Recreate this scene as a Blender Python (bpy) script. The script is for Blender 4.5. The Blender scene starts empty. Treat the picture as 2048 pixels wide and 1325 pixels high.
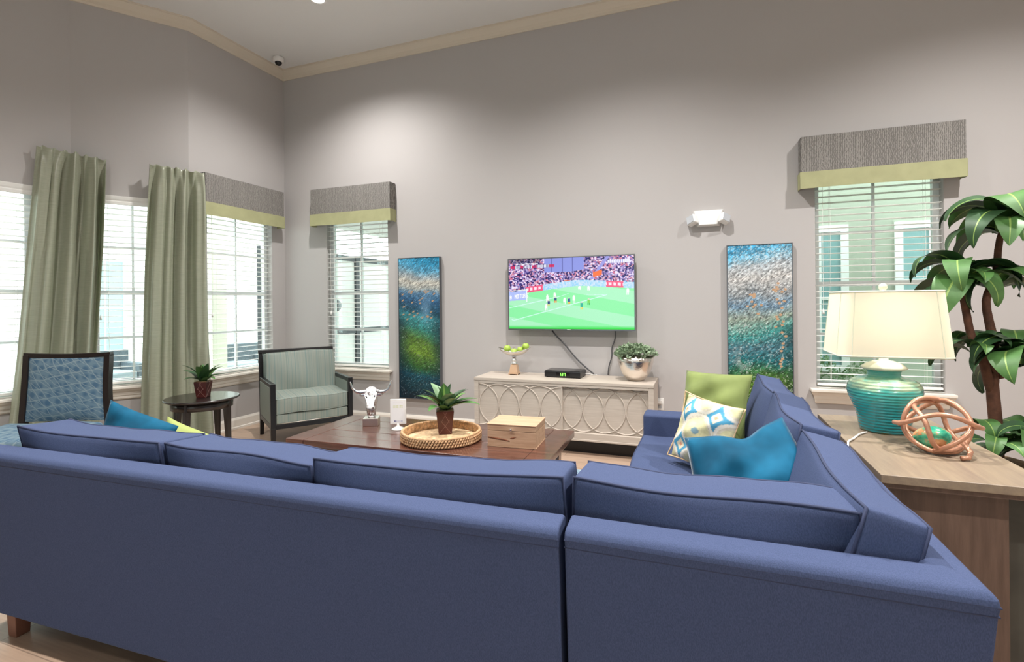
import bpy, bmesh, math, random
import numpy as np
from mathutils import Vector, Matrix
random.seed(7); np.random.seed(7)
SC = bpy.context.scene
COL = SC.collection
R = math.radians

# ------------------------------------------------------------------ camera
cam_d = bpy.data.cameras.new('camera'); cam = bpy.data.objects.new('camera', cam_d); COL.objects.link(cam)
cam_d.sensor_fit = 'HORIZONTAL'; cam_d.sensor_width = 36.0
cam_d.lens = 1014.9 / 2048 * 36.0
cam_d.shift_y = -56.7 / 2048
cam_d.clip_start = 0.02; cam_d.clip_end = 200
yaw, roll = R(20.265), R(-0.5654)
_rt = Vector((math.cos(yaw), math.sin(yaw), 0)); _fw = Vector((-math.sin(yaw), math.cos(yaw), 0)); _up = Vector((0, 0, 1))
_r = _rt * math.cos(roll) + _up * math.sin(roll); _u = -_rt * math.sin(roll) + _up * math.cos(roll)
m = Matrix.Identity(4)
for i in range(3):
    m[i][0] = _r[i]; m[i][1] = _u[i]; m[i][2] = -_fw[i]
m[0][3], m[1][3], m[2][3] = 0, 0, 1.44
cam.matrix_world = m
SC.camera = cam

# ------------------------------------------------------------------ world, exposure
W = bpy.data.worlds.new('sky'); SC.world = W; W.use_nodes = True
_bg = W.node_tree.nodes['Background']
_bg.inputs[0].default_value = (0.93, 0.97, 1.0, 1); _bg.inputs[1].default_value = 4.0
SC.view_settings.view_transform = 'Standard'; SC.view_settings.look = 'None'
SC.view_settings.exposure = 0.36; SC.view_settings.gamma = 1.0
SC.view_settings.use_curve_mapping = False
LAMP_POWER = 330.0

# ------------------------------------------------------------------ materials
def lin(h):
    h = h.lstrip('#'); c = [int(h[i:i + 2], 16) / 255 for i in (0, 2, 4)]
    return tuple(((x / 12.92) if x <= 0.04045 else ((x + 0.055) / 1.055) ** 2.4) for x in c)
MATS = {}
def base_mat(name):
    m = bpy.data.materials.new(name); m.use_nodes = True
    nt = m.node_tree; b = nt.nodes['Principled BSDF']
    MATS[name] = m
    return m, nt, b
def N(nt, kind, **kw):
    n = nt.nodes.new(kind)
    for k, v in kw.items(): setattr(n, k, v)
    return n
def coords(nt, scale=(1, 1, 1), rot=(0, 0, 0), kind='Object'):
    t = N(nt, 'ShaderNodeTexCoord'); mp = N(nt, 'ShaderNodeMapping')
    mp.inputs['Scale'].default_value = scale; mp.inputs['Rotation'].default_value = rot
    nt.links.new(t.outputs[kind], mp.inputs[0]); return mp.outputs[0]
def ramp(nt, fac, stops):
    r = N(nt, 'ShaderNodeValToRGB'); el = r.color_ramp.elements
    while len(el) < len(stops): el.new(0.5)
    for e, (p, c) in zip(el, stops): e.position = p; e.color = (*c, 1)
    nt.links.new(fac, r.inputs[0]); return r.outputs[0]
def bump(nt, b, h, strength, dist=0.01):
    n = N(nt, 'ShaderNodeBump'); n.inputs['Strength'].default_value = strength; n.inputs['Distance'].default_value = dist
    nt.links.new(h, n.inputs['Height']); nt.links.new(n.outputs[0], b.inputs['Normal'])
def noise(nt, vec, scale, detail=3, rough=0.55):
    n = N(nt, 'ShaderNodeTexNoise'); n.inputs['Scale'].default_value = scale; n.inputs['Detail'].default_value = detail
    n.inputs['Roughness'].default_value = rough
    nt.links.new(vec, n.inputs['Vector']); return n.outputs[0]
def plain(name, color, rough=0.5, metal=0.0, var=0.0, vscale=8, bmp=0.0, bscale=200, coat=0.0, sheen=0.0, spec=None):
    m, nt, b = base_mat(name)
    c = lin(color) if isinstance(color, str) else color
    b.inputs['Base Color'].default_value = (*c, 1); b.inputs['Roughness'].default_value = rough; b.inputs['Metallic'].default_value = metal
    if coat: b.inputs['Coat Weight'].default_value = coat; b.inputs['Coat Roughness'].default_value = 0.08
    if sheen: b.inputs['Sheen Weight'].default_value = sheen
    if spec is not None: b.inputs['Specular IOR Level'].default_value = spec
    if var or bmp:
        v = coords(nt)
        if var:
            o = ramp(nt, noise(nt, v, vscale), [(0.3, tuple(x * (1 - var) for x in c)), (0.7, tuple(min(1, x * (1 + var)) for x in c))])
            nt.links.new(o, b.inputs['Base Color'])
        if bmp: bump(nt, b, noise(nt, v, bscale, 2), bmp, 0.004)
    return m
def wood(name, dark, light, axis='X', rough=0.4, scale=1.0, coat=0.0, stretch=14, spots=0.0):
    m, nt, b = base_mat(name)
    s = {'X': (1.2, stretch, stretch), 'Y': (stretch, 1.2, stretch), 'Z': (stretch, stretch, 1.2)}[axis]
    v = coords(nt, tuple(x * scale for x in s))
    n1 = noise(nt, v, 3.0, 6, 0.65)
    col = ramp(nt, n1, [(0.25, lin(dark)), (0.5, tuple((a + c) / 2 for a, c in zip(lin(dark), lin(light)))), (0.75, lin(light))])
    nt.links.new(col, b.inputs['Base Color']); b.inputs['Roughness'].default_value = rough
    if coat: b.inputs['Coat Weight'].default_value = coat; b.inputs['Coat Roughness'].default_value = 0.15
    bump(nt, b, n1, 0.12, 0.004)
    return m
def fabric(name, color, color2=None, weave=420, rough=0.85, sheen=0.25, bs=0.25):
    m, nt, b = base_mat(name)
    c = lin(color); c2 = lin(color2) if color2 else tuple(x * 0.8 for x in c)
    v = coords(nt)
    w1 = N(nt, 'ShaderNodeTexNoise'); w1.inputs['Scale'].default_value = weave; w1.inputs['Detail'].default_value = 1
    mp = coords(nt, (1, 1, 0.35)); nt.links.new(mp, w1.inputs['Vector'])
    col = ramp(nt, w1.outputs[0], [(0.35, c2), (0.65, c)])
    nt.links.new(col, b.inputs['Base Color']); b.inputs['Roughness'].default_value = rough
    b.inputs['Sheen Weight'].default_value = sheen; b.inputs['Sheen Roughness'].default_value = 0.4
    b.inputs['Specular IOR Level'].default_value = 0.2
    bump(nt, b, w1.outputs[0], bs, 0.002)
    return m
def vcol_mat(name, emit=0.0, rough=0.4, spec=0.5):
    m, nt, b = base_mat(name)
    a = N(nt, 'ShaderNodeVertexColor'); a.layer_name = 'Col'
    if emit:
        b.inputs['Base Color'].default_value = (0.01, 0.01, 0.01, 1)
        nt.links.new(a.outputs[0], b.inputs['Emission Color']); b.inputs['Emission Strength'].default_value = emit
    else:
        nt.links.new(a.outputs[0], b.inputs['Base Color'])
    b.inputs['Roughness'].default_value = rough; b.inputs['Specular IOR Level'].default_value = spec
    return m

plain('wall_paint', '#b7b3b1', 0.75, bmp=0.06, bscale=350)
plain('ceiling_paint', '#e0e0de', 0.8)
plain('crown_paint', '#d6ccbb', 0.5)
plain('trim_white', '#e9e4db', 0.35)
plain('window_white', '#e9edee', 0.35)
plain('blind_white', '#efeeea', 0.45)
plain('matte_white', '#ecebe8', 0.4)
plain('sill_white', '#eae4d9', 0.3)
fabric('navy', '#495475', '#3e4a68', 500, sheen=0.0)
plain('navy_piping', '#303957', 0.8)
plain('leg_brown', '#7a5242', 0.45)
plain('espresso', '#1d1513', 0.28, coat=0.3)
plain('black_wood', '#141315', 0.35)
wood('walnut', '#33201a', '#71473a', 'X', 0.25, 0.8, coat=0.5)
wood('sideboard_top', '#75665a', '#97866f', 'Y', 0.42, 0.7)
wood('sideboard_body', '#47352b', '#6e574a', 'Z', 0.55, 0.7)
plain('sideboard_dark', '#3c3a33', 0.6, var=0.25, vscale=9)
wood('limed', '#b2a699', '#c8bdb1', 'X', 0.5, 1.0, stretch=30)
wood('pine', '#ad8769', '#d6b596', 'X', 0.6, 1.2)
plain('knot_brown', '#7d4a30', 0.6)
plain('tv_black', '#0c0d10', 0.2)
plain('tv_silver', '#6f7175', 0.3, 0.6)
plain('black_plastic', '#17181a', 0.35)
plain('cord_grey', '#4b4b4d', 0.5)
plain('cord_white', '#e4e2de', 0.5)
plain('chrome', (0.86, 0.86, 0.87), 0.1, 1.0)
plain('silver_hammered', (0.80, 0.74, 0.68), 0.24, 1.0, bmp=0.5, bscale=60)
plain('silver_bull', (0.66, 0.66, 0.68), 0.2, 1.0, bmp=0.7, bscale=70)
plain('nickel_satin', (0.78, 0.74, 0.68), 0.33, 1.0)
plain('plinth_wood', '#c2a284', 0.4)
plain('apple_green', '#a9c653', 0.35, var=0.15, vscale=20)
plain('stem_brown', '#4a3a22', 0.7)
plain('leaf_dark', '#2c4d2b', 0.48, var=0.25, vscale=9)
plain('leaf_mid', '#4b743c', 0.48, var=0.25, vscale=9)
plain('leaf_stripe', '#8dab5b', 0.4)
plain('leaf_pale', '#7f9e78', 0.4, var=0.3, vscale=12)
plain('succulent', '#93a789', 0.55, var=0.45, vscale=40)
plain('bark', '#5c3a2a', 0.8, var=0.35, vscale=25, bmp=0.6, bscale=70)
plain('moss', '#8d7150', 0.9, var=0.4, vscale=60, bmp=0.8, bscale=120)
plain('maroon_pot', '#4b1e1b', 0.3, var=0.2, vscale=12)
plain('pot_line', '#96746a', 0.4)
plain('rattan', '#c79f76', 0.65, var=0.4, vscale=60)
plain('rattan_light', '#d9ba92', 0.7, var=0.3, vscale=40, bmp=0.6, bscale=110)
plain('copper_rope', '#c08d72', 0.32, 0.35, var=0.2, vscale=30)
plain('shade_linen', '#efe9d8', 0.8)
plain('lid_cream', '#dfe3cd', 0.25, coat=0.5)
plain('lens_clear', '#b9bdc2', 0.2, bmp=0.8, bscale=120)
plain('dome_black', '#0c0d10', 0.08)
plain('green_pillow', '#788648', 0.75, var=0.12, vscale=7, sheen=0.1)
plain('lime_pillow', '#9ba75e', 0.75)
plain('olive_band', '#a6a67e', 0.8, var=0.06, vscale=10)
plain('ext_white', '#f0f1ee', 0.8)
plain('ext_cream', '#e4e2d0', 0.8)
plain('ext_sage', '#b0b5a5', 0.85)
plain('ext_dark', '#3a3f45', 0.5)
plain('ext_glass', '#8fb3b5', 0.1, spec=0.8)
plain('concrete', '#c9c6bf', 0.85, var=0.1, vscale=2)
plain('wicker_grey', '#6a737a', 0.8, var=0.25, vscale=40)
plain('cushion_grey', '#9aa7ae', 0.85)
plain('lawn', '#6f9a62', 0.9, var=0.4, vscale=5)

def glass_mat():
    m, nt, b = base_mat('glass'); nt.nodes.remove(b); o = nt.nodes['Material Output']
    t = N(nt, 'ShaderNodeBsdfTransparent'); t.inputs[0].default_value = (0.92, 0.985, 0.96, 1)
    g = N(nt, 'ShaderNodeBsdfGlossy'); g.inputs['Roughness'].default_value = 0.02
    mx = N(nt, 'ShaderNodeMixShader'); mx.inputs[0].default_value = 0.05
    nt.links.new(t.outputs[0], mx.inputs[1]); nt.links.new(g.outputs[0], mx.inputs[2]); nt.links.new(mx.outputs[0], o.inputs[0])
glass_mat()
def emis(name, c, s):
    m, nt, b = base_mat(name); b.inputs['Base Color'].default_value = (*c, 1)
    b.inputs['Emission Color'].default_value = (*c, 1); b.inputs['Emission Strength'].default_value = s
emis('lamp_lens', (1.0, 0.95, 0.88), 14)
emis('led_green', (0.25, 1.0, 0.1), 1.6)

def floor_mat():
    m, nt, b = base_mat('floor_wood')
    v = coords(nt)
    br = N(nt, 'ShaderNodeTexBrick'); br.offset = 0.37
    for k, x in (('Scale', 1.0), ('Mortar Size', 0.0025), ('Brick Width', 1.2), ('Row Height', 0.16)): br.inputs[k].default_value = x
    br.inputs['Color1'].default_value = (*lin('#c0a691'), 1); br.inputs['Color2'].default_value = (*lin('#b09681'), 1); br.inputs['Mortar'].default_value = (*lin('#8d7766'), 1)
    nt.links.new(v, br.inputs['Vector'])
    g = noise(nt, coords(nt, (1.5, 22, 1)), 3, 5)
    mx = N(nt, 'ShaderNodeMix', data_type='RGBA', blend_type='MULTIPLY'); mx.inputs[0].default_value = 0.5
    nt.links.new(br.outputs[0], mx.inputs[6]); nt.links.new(ramp(nt, g, [(0.3, (0.6, 0.6, 0.6)), (0.7, (1, 1, 1))]), mx.inputs[7])
    nt.links.new(mx.outputs[2], b.inputs['Base Color']); b.inputs['Roughness'].default_value = 0.33
floor_mat()
def rug_mat():
    m, nt, b = base_mat('rug_wool')
    v = coords(nt); n = noise(nt, v, 9, 5, 0.7)
    nt.links.new(ramp(nt, n, [(0.35, lin('#4d6f8d')), (0.5, lin('#a9bfc9')), (0.65, lin('#dfe3df'))]), b.inputs['Base Color'])
    b.inputs['Roughness'].default_value = 0.95; bump(nt, b, noise(nt, v, 300, 2), 0.6, 0.004)
rug_mat()
def curtain_mat():
    m, nt, b = base_mat('sage_silk')
    n = noise(nt, coords(nt, (3, 3, 90)), 3, 4, 0.7)
    nt.links.new(ramp(nt, n, [(0.3, lin('#9a9e89')), (0.7, lin('#b6b8a4'))]), b.inputs['Base Color'])
    b.inputs['Roughness'].default_value = 0.30; b.inputs['Specular IOR Level'].default_value = 0.8
    bump(nt, b, n, 0.15, 0.004)
    o = nt.nodes['Material Output']; tr = N(nt, 'ShaderNodeBsdfTranslucent'); tr.inputs[0].default_value = (*lin('#b9c8a4'), 1); mx = N(nt, 'ShaderNodeMixShader'); mx.inputs[0].default_value = 0.22
    nt.links.new(b.outputs[0], mx.inputs[1]); nt.links.new(tr.outputs[0], mx.inputs[2]); nt.links.new(mx.outputs[0], o.inputs[0])
curtain_mat()
def valance_mat():
    m, nt, b = base_mat('valance_grey')
    wv = N(nt, 'ShaderNodeTexWave', wave_type='BANDS', bands_direction='X'); wv.inputs['Scale'].default_value = 24; wv.inputs['Distortion'].default_value = 5; wv.inputs['Detail Scale'].default_value = 3.0
    nt.links.new(coords(nt, (1, 1, 0.6), kind='Object'), wv.inputs['Vector'])
    nt.links.new(ramp(nt, wv.outputs[0], [(0.2, lin('#6a6763')), (0.9, lin('#928e89'))]), b.inputs['Base Color'])
    b.inputs['Roughness'].default_value = 0.85; bump(nt, b, wv.outputs[0], 0.3, 0.003)
valance_mat()
def stripe_mat():
    m, nt, b = base_mat('stripe_fabric')
    v = coords(nt, (1, 1, 0.02))
    n = noise(nt, coords(nt, (1, 0.0, 0.0)), 34, 3, 0.8)
    c = ramp(nt, n, [(0.30, lin('#566260')), (0.40, lin('#76857f')), (0.5, lin('#8e9389')), (0.6, lin('#6c8280')), (0.7, lin('#7b8a84'))])
    nt.links.new(c, b.inputs['Base Color']); b.inputs['Roughness'].default_value = 0.7
stripe_mat()
def pattern_mat():
    m, nt, b = base_mat('geo_fabric')
    def waves(rot, sc, dist):
        wv = N(nt, 'ShaderNodeTexWave', wave_type='BANDS', bands_direction='X'); wv.inputs['Scale'].default_value = sc; wv.inputs['Distortion'].default_value = dist; wv.inputs['Detail Scale'].default_value = 1.2
        nt.links.new(coords(nt, (1, 0, 1), (0, R(rot), 0)), wv.inputs['Vector'])
        return ramp(nt, wv.outputs[0], [(0.955, (0, 0, 0)), (0.995, (0.7, 0.7, 0.7))])
    vo = N(nt, 'ShaderNodeTexVoronoi'); vo.inputs['Scale'].default_value = 15; vo.inputs['Randomness'].default_value = 0.25
    nt.links.new(coords(nt, (1, 0, 1)), vo.inputs['Vector'])
    base = ramp(nt, vo.outputs[0], [(0.25, lin('#40607a')), (0.5, lin('#5f7888'))])
    out = base
    for rot, sc in ((62, 6.5), (38, 5.0), (100, 4.0)):
        mx = N(nt, 'ShaderNodeMix', data_type='RGBA'); nt.links.new(waves(rot, sc, 3), mx.inputs[0]); nt.links.new(out, mx.inputs[6]); mx.inputs[7].default_value = (*lin('#84959a'), 1); out = mx.outputs[2]
    nt.links.new(out, b.inputs['Base Color']); b.inputs['Roughness'].default_value = 0.75
pattern_mat()
def velvet_mat():
    m, nt, b = base_mat('blue_velvet')
    n = noise(nt, coords(nt), 5, 3)
    nt.links.new(ramp(nt, n, [(0.3, lin('#063a52')), (0.7, lin('#176688'))]), b.inputs['Base Color'])
    b.inputs['Roughness'].default_value = 0.75; b.inputs['Specular IOR Level'].default_value = 0.15; b.inputs['Sheen Weight'].default_value = 0.15; b.inputs['Sheen Roughness'].default_value = 0.3
velvet_mat()
def glaze_mat():
    m, nt, b = base_mat('teal_glaze')
    t = N(nt, 'ShaderNodeTexCoord'); sp = N(nt, 'ShaderNodeSeparateXYZ'); nt.links.new(t.outputs['Object'], sp.inputs[0])
    n = noise(nt, coords(nt, (6, 6, 22)), 2, 4)
    ad = N(nt, 'ShaderNodeMath', operation='MULTIPLY_ADD'); nt.links.new(n, ad.inputs[0]); ad.inputs[1].default_value = 0.10; nt.links.new(sp.outputs[2], ad.inputs[2])
    mr = N(nt, 'ShaderNodeMapRange'); mr.inputs[1].default_value = 0.04; mr.inputs[2].default_value = 0.36; nt.links.new(ad.outputs[0], mr.inputs[0])
    c = ramp(nt, mr.outputs[0], [(0.0, lin('#5d6a3c')), (0.07, lin('#0f7f86')), (0.45, lin('#1c9aa0')), (0.68, lin('#4fb9ab')), (0.78, lin('#c4dcb4')), (0.86, lin('#6fc4b2')), (1.0, lin('#3fae9f'))])
    nt.links.new(c, b.inputs['Base Color']); b.inputs['Roughness'].default_value = 0.14; b.inputs['Coat Weight'].default_value = 0.6
    wv = N(nt, 'ShaderNodeTexWave', wave_type='BANDS', bands_direction='Z'); wv.inputs['Scale'].default_value = 22; wv.inputs['Distortion'].default_value = 0.6
    nt.links.new(t.outputs['Object'], wv.inputs['Vector']); bump(nt, b, wv.outputs[0], 0.5, 0.006)
glaze_mat()
def egg_mat():
    m, nt, b = base_mat('egg_glaze')
    n = noise(nt, coords(nt), 16, 4)
    nt.links.new(ramp(nt, n, [(0.38, lin('#1f8f74')), (0.5, lin('#5ab58d')), (0.56, lin('#c58f5f')), (0.7, lin('#d8b48a'))]), b.inputs['Base Color'])
    b.inputs['Roughness'].default_value = 0.2
egg_mat()
def shade_mat():
    m = MATS['shade_linen']; nt = m.node_tree; b = nt.nodes['Principled BSDF']; o = nt.nodes['Material Output']
    tr = N(nt, 'ShaderNodeBsdfTranslucent'); tr.inputs[0].default_value = (*lin('#f2ead2'), 1)
    mx = N(nt, 'ShaderNodeMixShader'); mx.inputs[0].default_value = 0.45
    nt.links.new(b.outputs[0], mx.inputs[1]); nt.links.new(tr.outputs[0], mx.inputs[2]); nt.links.new(mx.outputs[0], o.inputs[0])
shade_mat()
vcol_mat('tv_picture', emit=0.78, rough=0.25)
vcol_mat('painting', rough=0.3)
vcol_mat('print_vcol', rough=0.7, spec=0.2)

# ------------------------------------------------------------------ mesh helpers
def link(name, me, mat=None, parent=None, loc=None, rot=None):
    o = bpy.data.objects.new(name, me); COL.objects.link(o)
    if mat and me is not None and not me.materials:
        for k in (mat if isinstance(mat, (list, tuple)) else [mat]): me.materials.append(MATS[k])
    if parent: o.parent = parent
    if loc is not None: o.location = loc
    if rot is not None: o.rotation_euler = rot
    return o
def mk(verts, faces, smooth=False, fmat=None, merge=False):
    me = bpy.data.meshes.new('m'); me.from_pydata([tuple(v) for v in verts], [], faces)
    if fmat is not None: me.polygons.foreach_set('material_index', fmat)
    if merge or True:
        bm = bmesh.new(); bm.from_mesh(me)
        if merge: bmesh.ops.remove_doubles(bm, verts=bm.verts, dist=1e-5)
        bmesh.ops.recalc_face_normals(bm, faces=bm.faces); bm.to_mesh(me); bm.free()
    if smooth: me.polygons.foreach_set('use_smooth', [True] * len(me.polygons))
    me.update(); return me
class MB:
    def __init__(s): s.v = []; s.f = []; s.m = []
    def add(s, v, f, mi=0):
        k = len(s.v); s.v += [tuple(x) for x in v]; s.f += [tuple(i + k for i in q) for q in f]; s.m += [mi] * len(f)
    def box(s, x0, x1, y0, y1, z0, z1, mi=0):
        s.add([(x0, y0, z0), (x1, y0, z0), (x1, y1, z0), (x0, y1, z0), (x0, y0, z1), (x1, y0, z1), (x1, y1, z1), (x0, y1, z1)],
              [(0, 3, 2, 1), (4, 5, 6, 7), (0, 1, 5, 4), (1, 2, 6, 5), (2, 3, 7, 6), (3, 0, 4, 7)], mi)
    def frustum(s, c0, h0, c1, h1, mi=0):
        v = [(c[0] + sx * h[0], c[1] + sy * h[1], c[2]) for c, h in ((c0, h0), (c1, h1)) for sx, sy in ((-1, -1), (1, -1), (1, 1), (-1, 1))]
        s.add(v, [(0, 3, 2, 1), (4, 5, 6, 7), (0, 1, 5, 4), (1, 2, 6, 5), (2, 3, 7, 6), (3, 0, 4, 7)], mi)
    def tube(s, pts, rad, seg=8, closed=False, mi=0):
        pts = [Vector(p) for p in pts]; n = len(pts)
        rads = rad if isinstance(rad, (list, tuple)) else [rad] * n
        tang = []
        for i in range(n):
            a = pts[(i - 1) % n] if (closed or i > 0) else pts[i]; b = pts[(i + 1) % n] if (closed or i < n - 1) else pts[i]
            t = (b - a); tang.append(t.normalized() if t.length > 1e-9 else Vector((0, 0, 1)))
        up = Vector((0, 0, 1)) if abs(tang[0].z) < 0.9 else Vector((1, 0, 0))
        nrm = (up - tang[0] * up.dot(tang[0])).normalized(); vs = []
        for i in range(n):
            nrm = nrm - tang[i] * nrm.dot(tang[i]); nrm.normalize(); bi = tang[i].cross(nrm)
            for k in range(seg):
                a = 2 * math.pi * k / seg; vs.append(pts[i] + (nrm * math.cos(a) + bi * math.sin(a)) * rads[i])
        fs = []
        for i in range(n if closed else n - 1):
            j = (i + 1) % n
            for k in range(seg):
                q = (k + 1) % seg; fs.append((i * seg + k, i * seg + q, j * seg + q, j * seg + k))
        if not closed:
            fs.append(tuple(range(seg))[::-1]); fs.append(tuple((n - 1) * seg + k for k in range(seg)))
        s.add(vs, fs, mi)
    def lathe(s, prof, seg=32, c=(0, 0, 0), sx=1, sy=1, mi=0, cap=True):
        vs = [(c[0] + r * math.cos(2 * math.pi * k / seg) * sx, c[1] + r * math.sin(2 * math.pi * k / seg) * sy, c[2] + z) for r, z in prof for k in range(seg)]
        fs = []
        for i in range(len(prof) - 1):
            for k in range(seg):
                q = (k + 1) % seg; fs.append((i * seg + k, i * seg + q, (i + 1) * seg + q, (i + 1) * seg + k))
        if cap:
            fs.append(tuple(range(seg))[::-1]); fs.append(tuple((len(prof) - 1) * seg + k for k in range(seg)))
        s.add(vs, fs, mi)
    def ball(s, c, r, seg=16, rings=10, sc=(1, 1, 1), mi=0):
        prof = [(max(1e-4, math.sin(math.pi * i / rings)) * r, -math.cos(math.pi * i / rings) * r * sc[2]) for i in range(rings + 1)]
        s.lathe(prof, seg, c, sc[0], sc[1], mi)
    def build(s, name, mat, parent=None, smooth=False, bevel=0, bseg=2, loc=None, rot=None, auto=None):
        me = mk(s.v, s.f, smooth, s.m if any(s.m) else None)
        o = link(name, me, mat, parent, loc, rot)
        if bevel:
            b = o.modifiers.new('bevel', 'BEVEL'); b.width = bevel; b.segments = bseg; b.limit_method = 'ANGLE'; b.angle_limit = R(35)
            me.polygons.foreach_set('use_smooth', [True] * len(me.polygons))
            w = o.modifiers.new('wn', 'WEIGHTED_NORMAL'); w.keep_sharp = False
        return o
def boxpart(name, mat, parent, x0, x1, y0, y1, z0, z1, bevel=0.0, **kw):
    b = MB(); b.box(x0, x1, y0, y1, z0, z1); return b.build(name, mat, parent, bevel=bevel, **kw)
def sweep(path, prof, closed=False, cap=True):
    """path: 2-D points; prof: (offset to the LEFT of travel, z)."""
    P = [Vector((p[0], p[1])) for p in path]; n = len(P); out = []
    def nl(a, b): d = (b - a).normalized(); return Vector((-d.y, d.x))
    for i in range(n):
        if closed: n0, n1 = nl(P[i - 1], P[i]), nl(P[i], P[(i + 1) % n])
        else:
            n0 = nl(P[max(i - 1, 0)], P[max(i, 1)]); n1 = nl(P[min(i, n - 2)], P[min(i + 1, n - 1)])
        mt = (n0 + n1); mt = mt / max(0.2, mt.dot(n0)) if mt.length > 1e-6 else n0
        for o, z in prof: out.append((P[i].x + mt.x * o, P[i].y + mt.y * o, z))
    k = len(prof); fs = []
    for i in range(n if closed else n - 1):
        j = (i + 1) % n
        for a in range(k):
            b = (a + 1) % k; fs.append((i * k + a, j * k + a, j * k + b, i * k + b))
    if cap and not closed:
        fs.append(tuple(range(k))); fs.append(tuple((n - 1) * k + a for a in range(k))[::-1])
    return out, fs
def thing(name, label, cat, loc=(0, 0, 0), rz=0.0, group=None):
    o = bpy.data.objects.new(name, None); COL.objects.link(o); o.empty_display_size = 0.1
    o.location = loc; o.rotation_euler = (0, 0, rz); o['label'] = label; o['category'] = cat
    if group: o['group'] = group
    return o
def tag(o, label, cat, group=None):
    o['label'] = label; o['category'] = cat
    if group: o['group'] = group
    return o
def struct(o): o['kind'] = 'structure'; return o
def stuff(o): o['kind'] = 'stuff'; return o

def cushion_fn(w, t, h, bulge, tb, slump=0.0, seed=0, drop=0.0):
    rs = random.Random(seed); ph = [rs.uniform(0, 6.28) for _ in range(4)]
    def f(q):
        x, y, z = q; p = Vector((x * w / 2, y * t / 2, z * h / 2))
        k = (1 - x * x) * (1 - z * z); p.y += bulge * (1 if y > 0 else -1) * min(1, abs(y)) * k
        p.z += tb * z * (1 - x * x) * (1 - 0.5 * y * y)
        p.x += tb * 0.8 * x * (1 - z * z)
        p.z -= slump * max(0, z) * (1 - x * x) ** 1.0
        p.z -= abs(drop) * max(0, z) * (1 + (y if drop > 0 else -y)) / 2
        p.z += 0.005 * math.sin(3 * x + ph[0]) * max(0, z) + 0.0025 * math.sin(9 * x + ph[1]) * max(0, z) * max(0, y)
        p.y += 0.006 * math.sin(4 * x + ph[2] + 3 * z)
        return p
    return f
def cushion_mesh(w, t, h, bulge=0.03, tb=0.01, r=0.03, n=16, slump=0.0, seed=0, drop=0.0):
    f = cushion_fn(w, t, h, bulge, tb, slump, seed, drop); half = (w / 2, t / 2, h / 2)
    u = [math.sin(math.pi / 2 * (2 * i / n - 1)) for i in range(n + 1)]
    vs, fs = [], []
    for ax in range(3):
        for s in (-1, 1):
            k = len(vs)
            for a in u:
                for b in u:
                    q = [0, 0, 0]; q[ax] = s; q[(ax + 1) % 3] = a; q[(ax + 2) % 3] = b
                    p = [q[i] * half[i] for i in range(3)]; c = [max(-half[i] + r, min(half[i] - r, p[i])) for i in range(3)]
                    d = Vector([p[i] - c[i] for i in range(3)]); 
                    if d.length > 1e-9: d = d.normalized() * r
                    p = [c[i] + d[i] for i in range(3)]
                    vs.append(f([p[i] / half[i] for i in range(3)]))
            for i in range(n):
                for j in range(n):
                    a = k + i * (n + 1) + j; fs.append((a, a + 1, a + n + 2, a + n + 1) if s > 0 else (a, a + n + 1, a + n + 2, a + 1))
    return mk(vs, fs, True, merge=True), f
def box_cushion(name, mat, pmat, parent, w, t, h, loc, rot, bulge=0.03, tb=0.01, slump=0.0, seed=0, pipe=0.0045, drop=0.0):
    me, f = cushion_mesh(w, t, h, bulge, tb, 0.016, 20, slump, seed, drop)
    o = link(name, me, mat, parent, loc, rot)
    for s in (-1, 1):
        pts = []; e = 0.965; y = s * (1 - 0.005 / (t / 2))
        per = [(-e + 2 * e * i / 16, e) for i in range(16)] + [(e, e - 2 * e * i / 8) for i in range(8)] + [(e - 2 * e * i / 16, -e) for i in range(16)] + [(-e, -e + 2 * e * i / 8) for i in range(8)]
        ex, ez = 1 - 0.003 / (w / 2), 1 - 0.003 / (h / 2)
        for x, z in per:
            p = f((x / e * ex, y, z / e * ez)); pts.append(p)
        b = MB(); b.tube(pts, pipe, 6, True); b.build('piping', pmat, o, smooth=True)
    return o
def pillow_mesh(w, h, t, n=22, ear=0.05, seed=0, sag=0.0, flare=0.0):
    rs = random.Random(seed); ph = [rs.uniform(0, 6.28) for _ in range(6)]; vs, fs = [], []
    for s in (1, -1):
        k = len(vs)
        for i in range(n + 1):
            for j in range(n + 1):
                a, b = 2 * i / n - 1, 2 * j / n - 1
                x = w / 2 * a * (1 - ear * (1 - b * b) * abs(a)); z = h / 2 * b * (1 - ear * (1 - a * a) * abs(b))
                th = ((1 - abs(a) ** 2.4) * (1 - abs(b) ** 2.4)) ** 0.55
                y = s * t / 2 * th + 0.012 * th * math.sin(6 * a + ph[0] + 3 * b) * s + 0.010 * th * math.sin(9 * b - 5 * a + ph[1])
                if sag: z -= sag * (1 - a * a) * max(0, b)
                y += 0.02 * math.sin(2.2 * a + ph[2]) * (abs(b)); x *= 1 - flare * b
                if flare: y -= 0.05 * math.exp(-((a - 0.1) / 0.25) ** 2) * max(0, b) * s * th; z -= 0.03 * math.exp(-((a - 0.15) / 0.3) ** 2) * max(0, b)
                vs.append((x, y, z))
        for i in range(n):
            for j in range(n):
                a = k + i * (n + 1) + j; q = (a, a + 1, a + n + 2, a + n + 1); fs.append(q if s < 0 else q[::-1])
    me = mk(vs, fs, True, merge=True)
    return me
def set_vcol(me, fn):
    at = me.color_attributes.new('Col', 'FLOAT_COLOR', 'POINT')
    co = np.zeros(len(me.vertices) * 3, np.float32); me.vertices.foreach_get('co', co); co = co.reshape(-1, 3)
    c = fn(co); out = np.ones((len(co), 4), np.float32); out[:, :3] = c; at.data.foreach_set('color', out.ravel())
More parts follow.
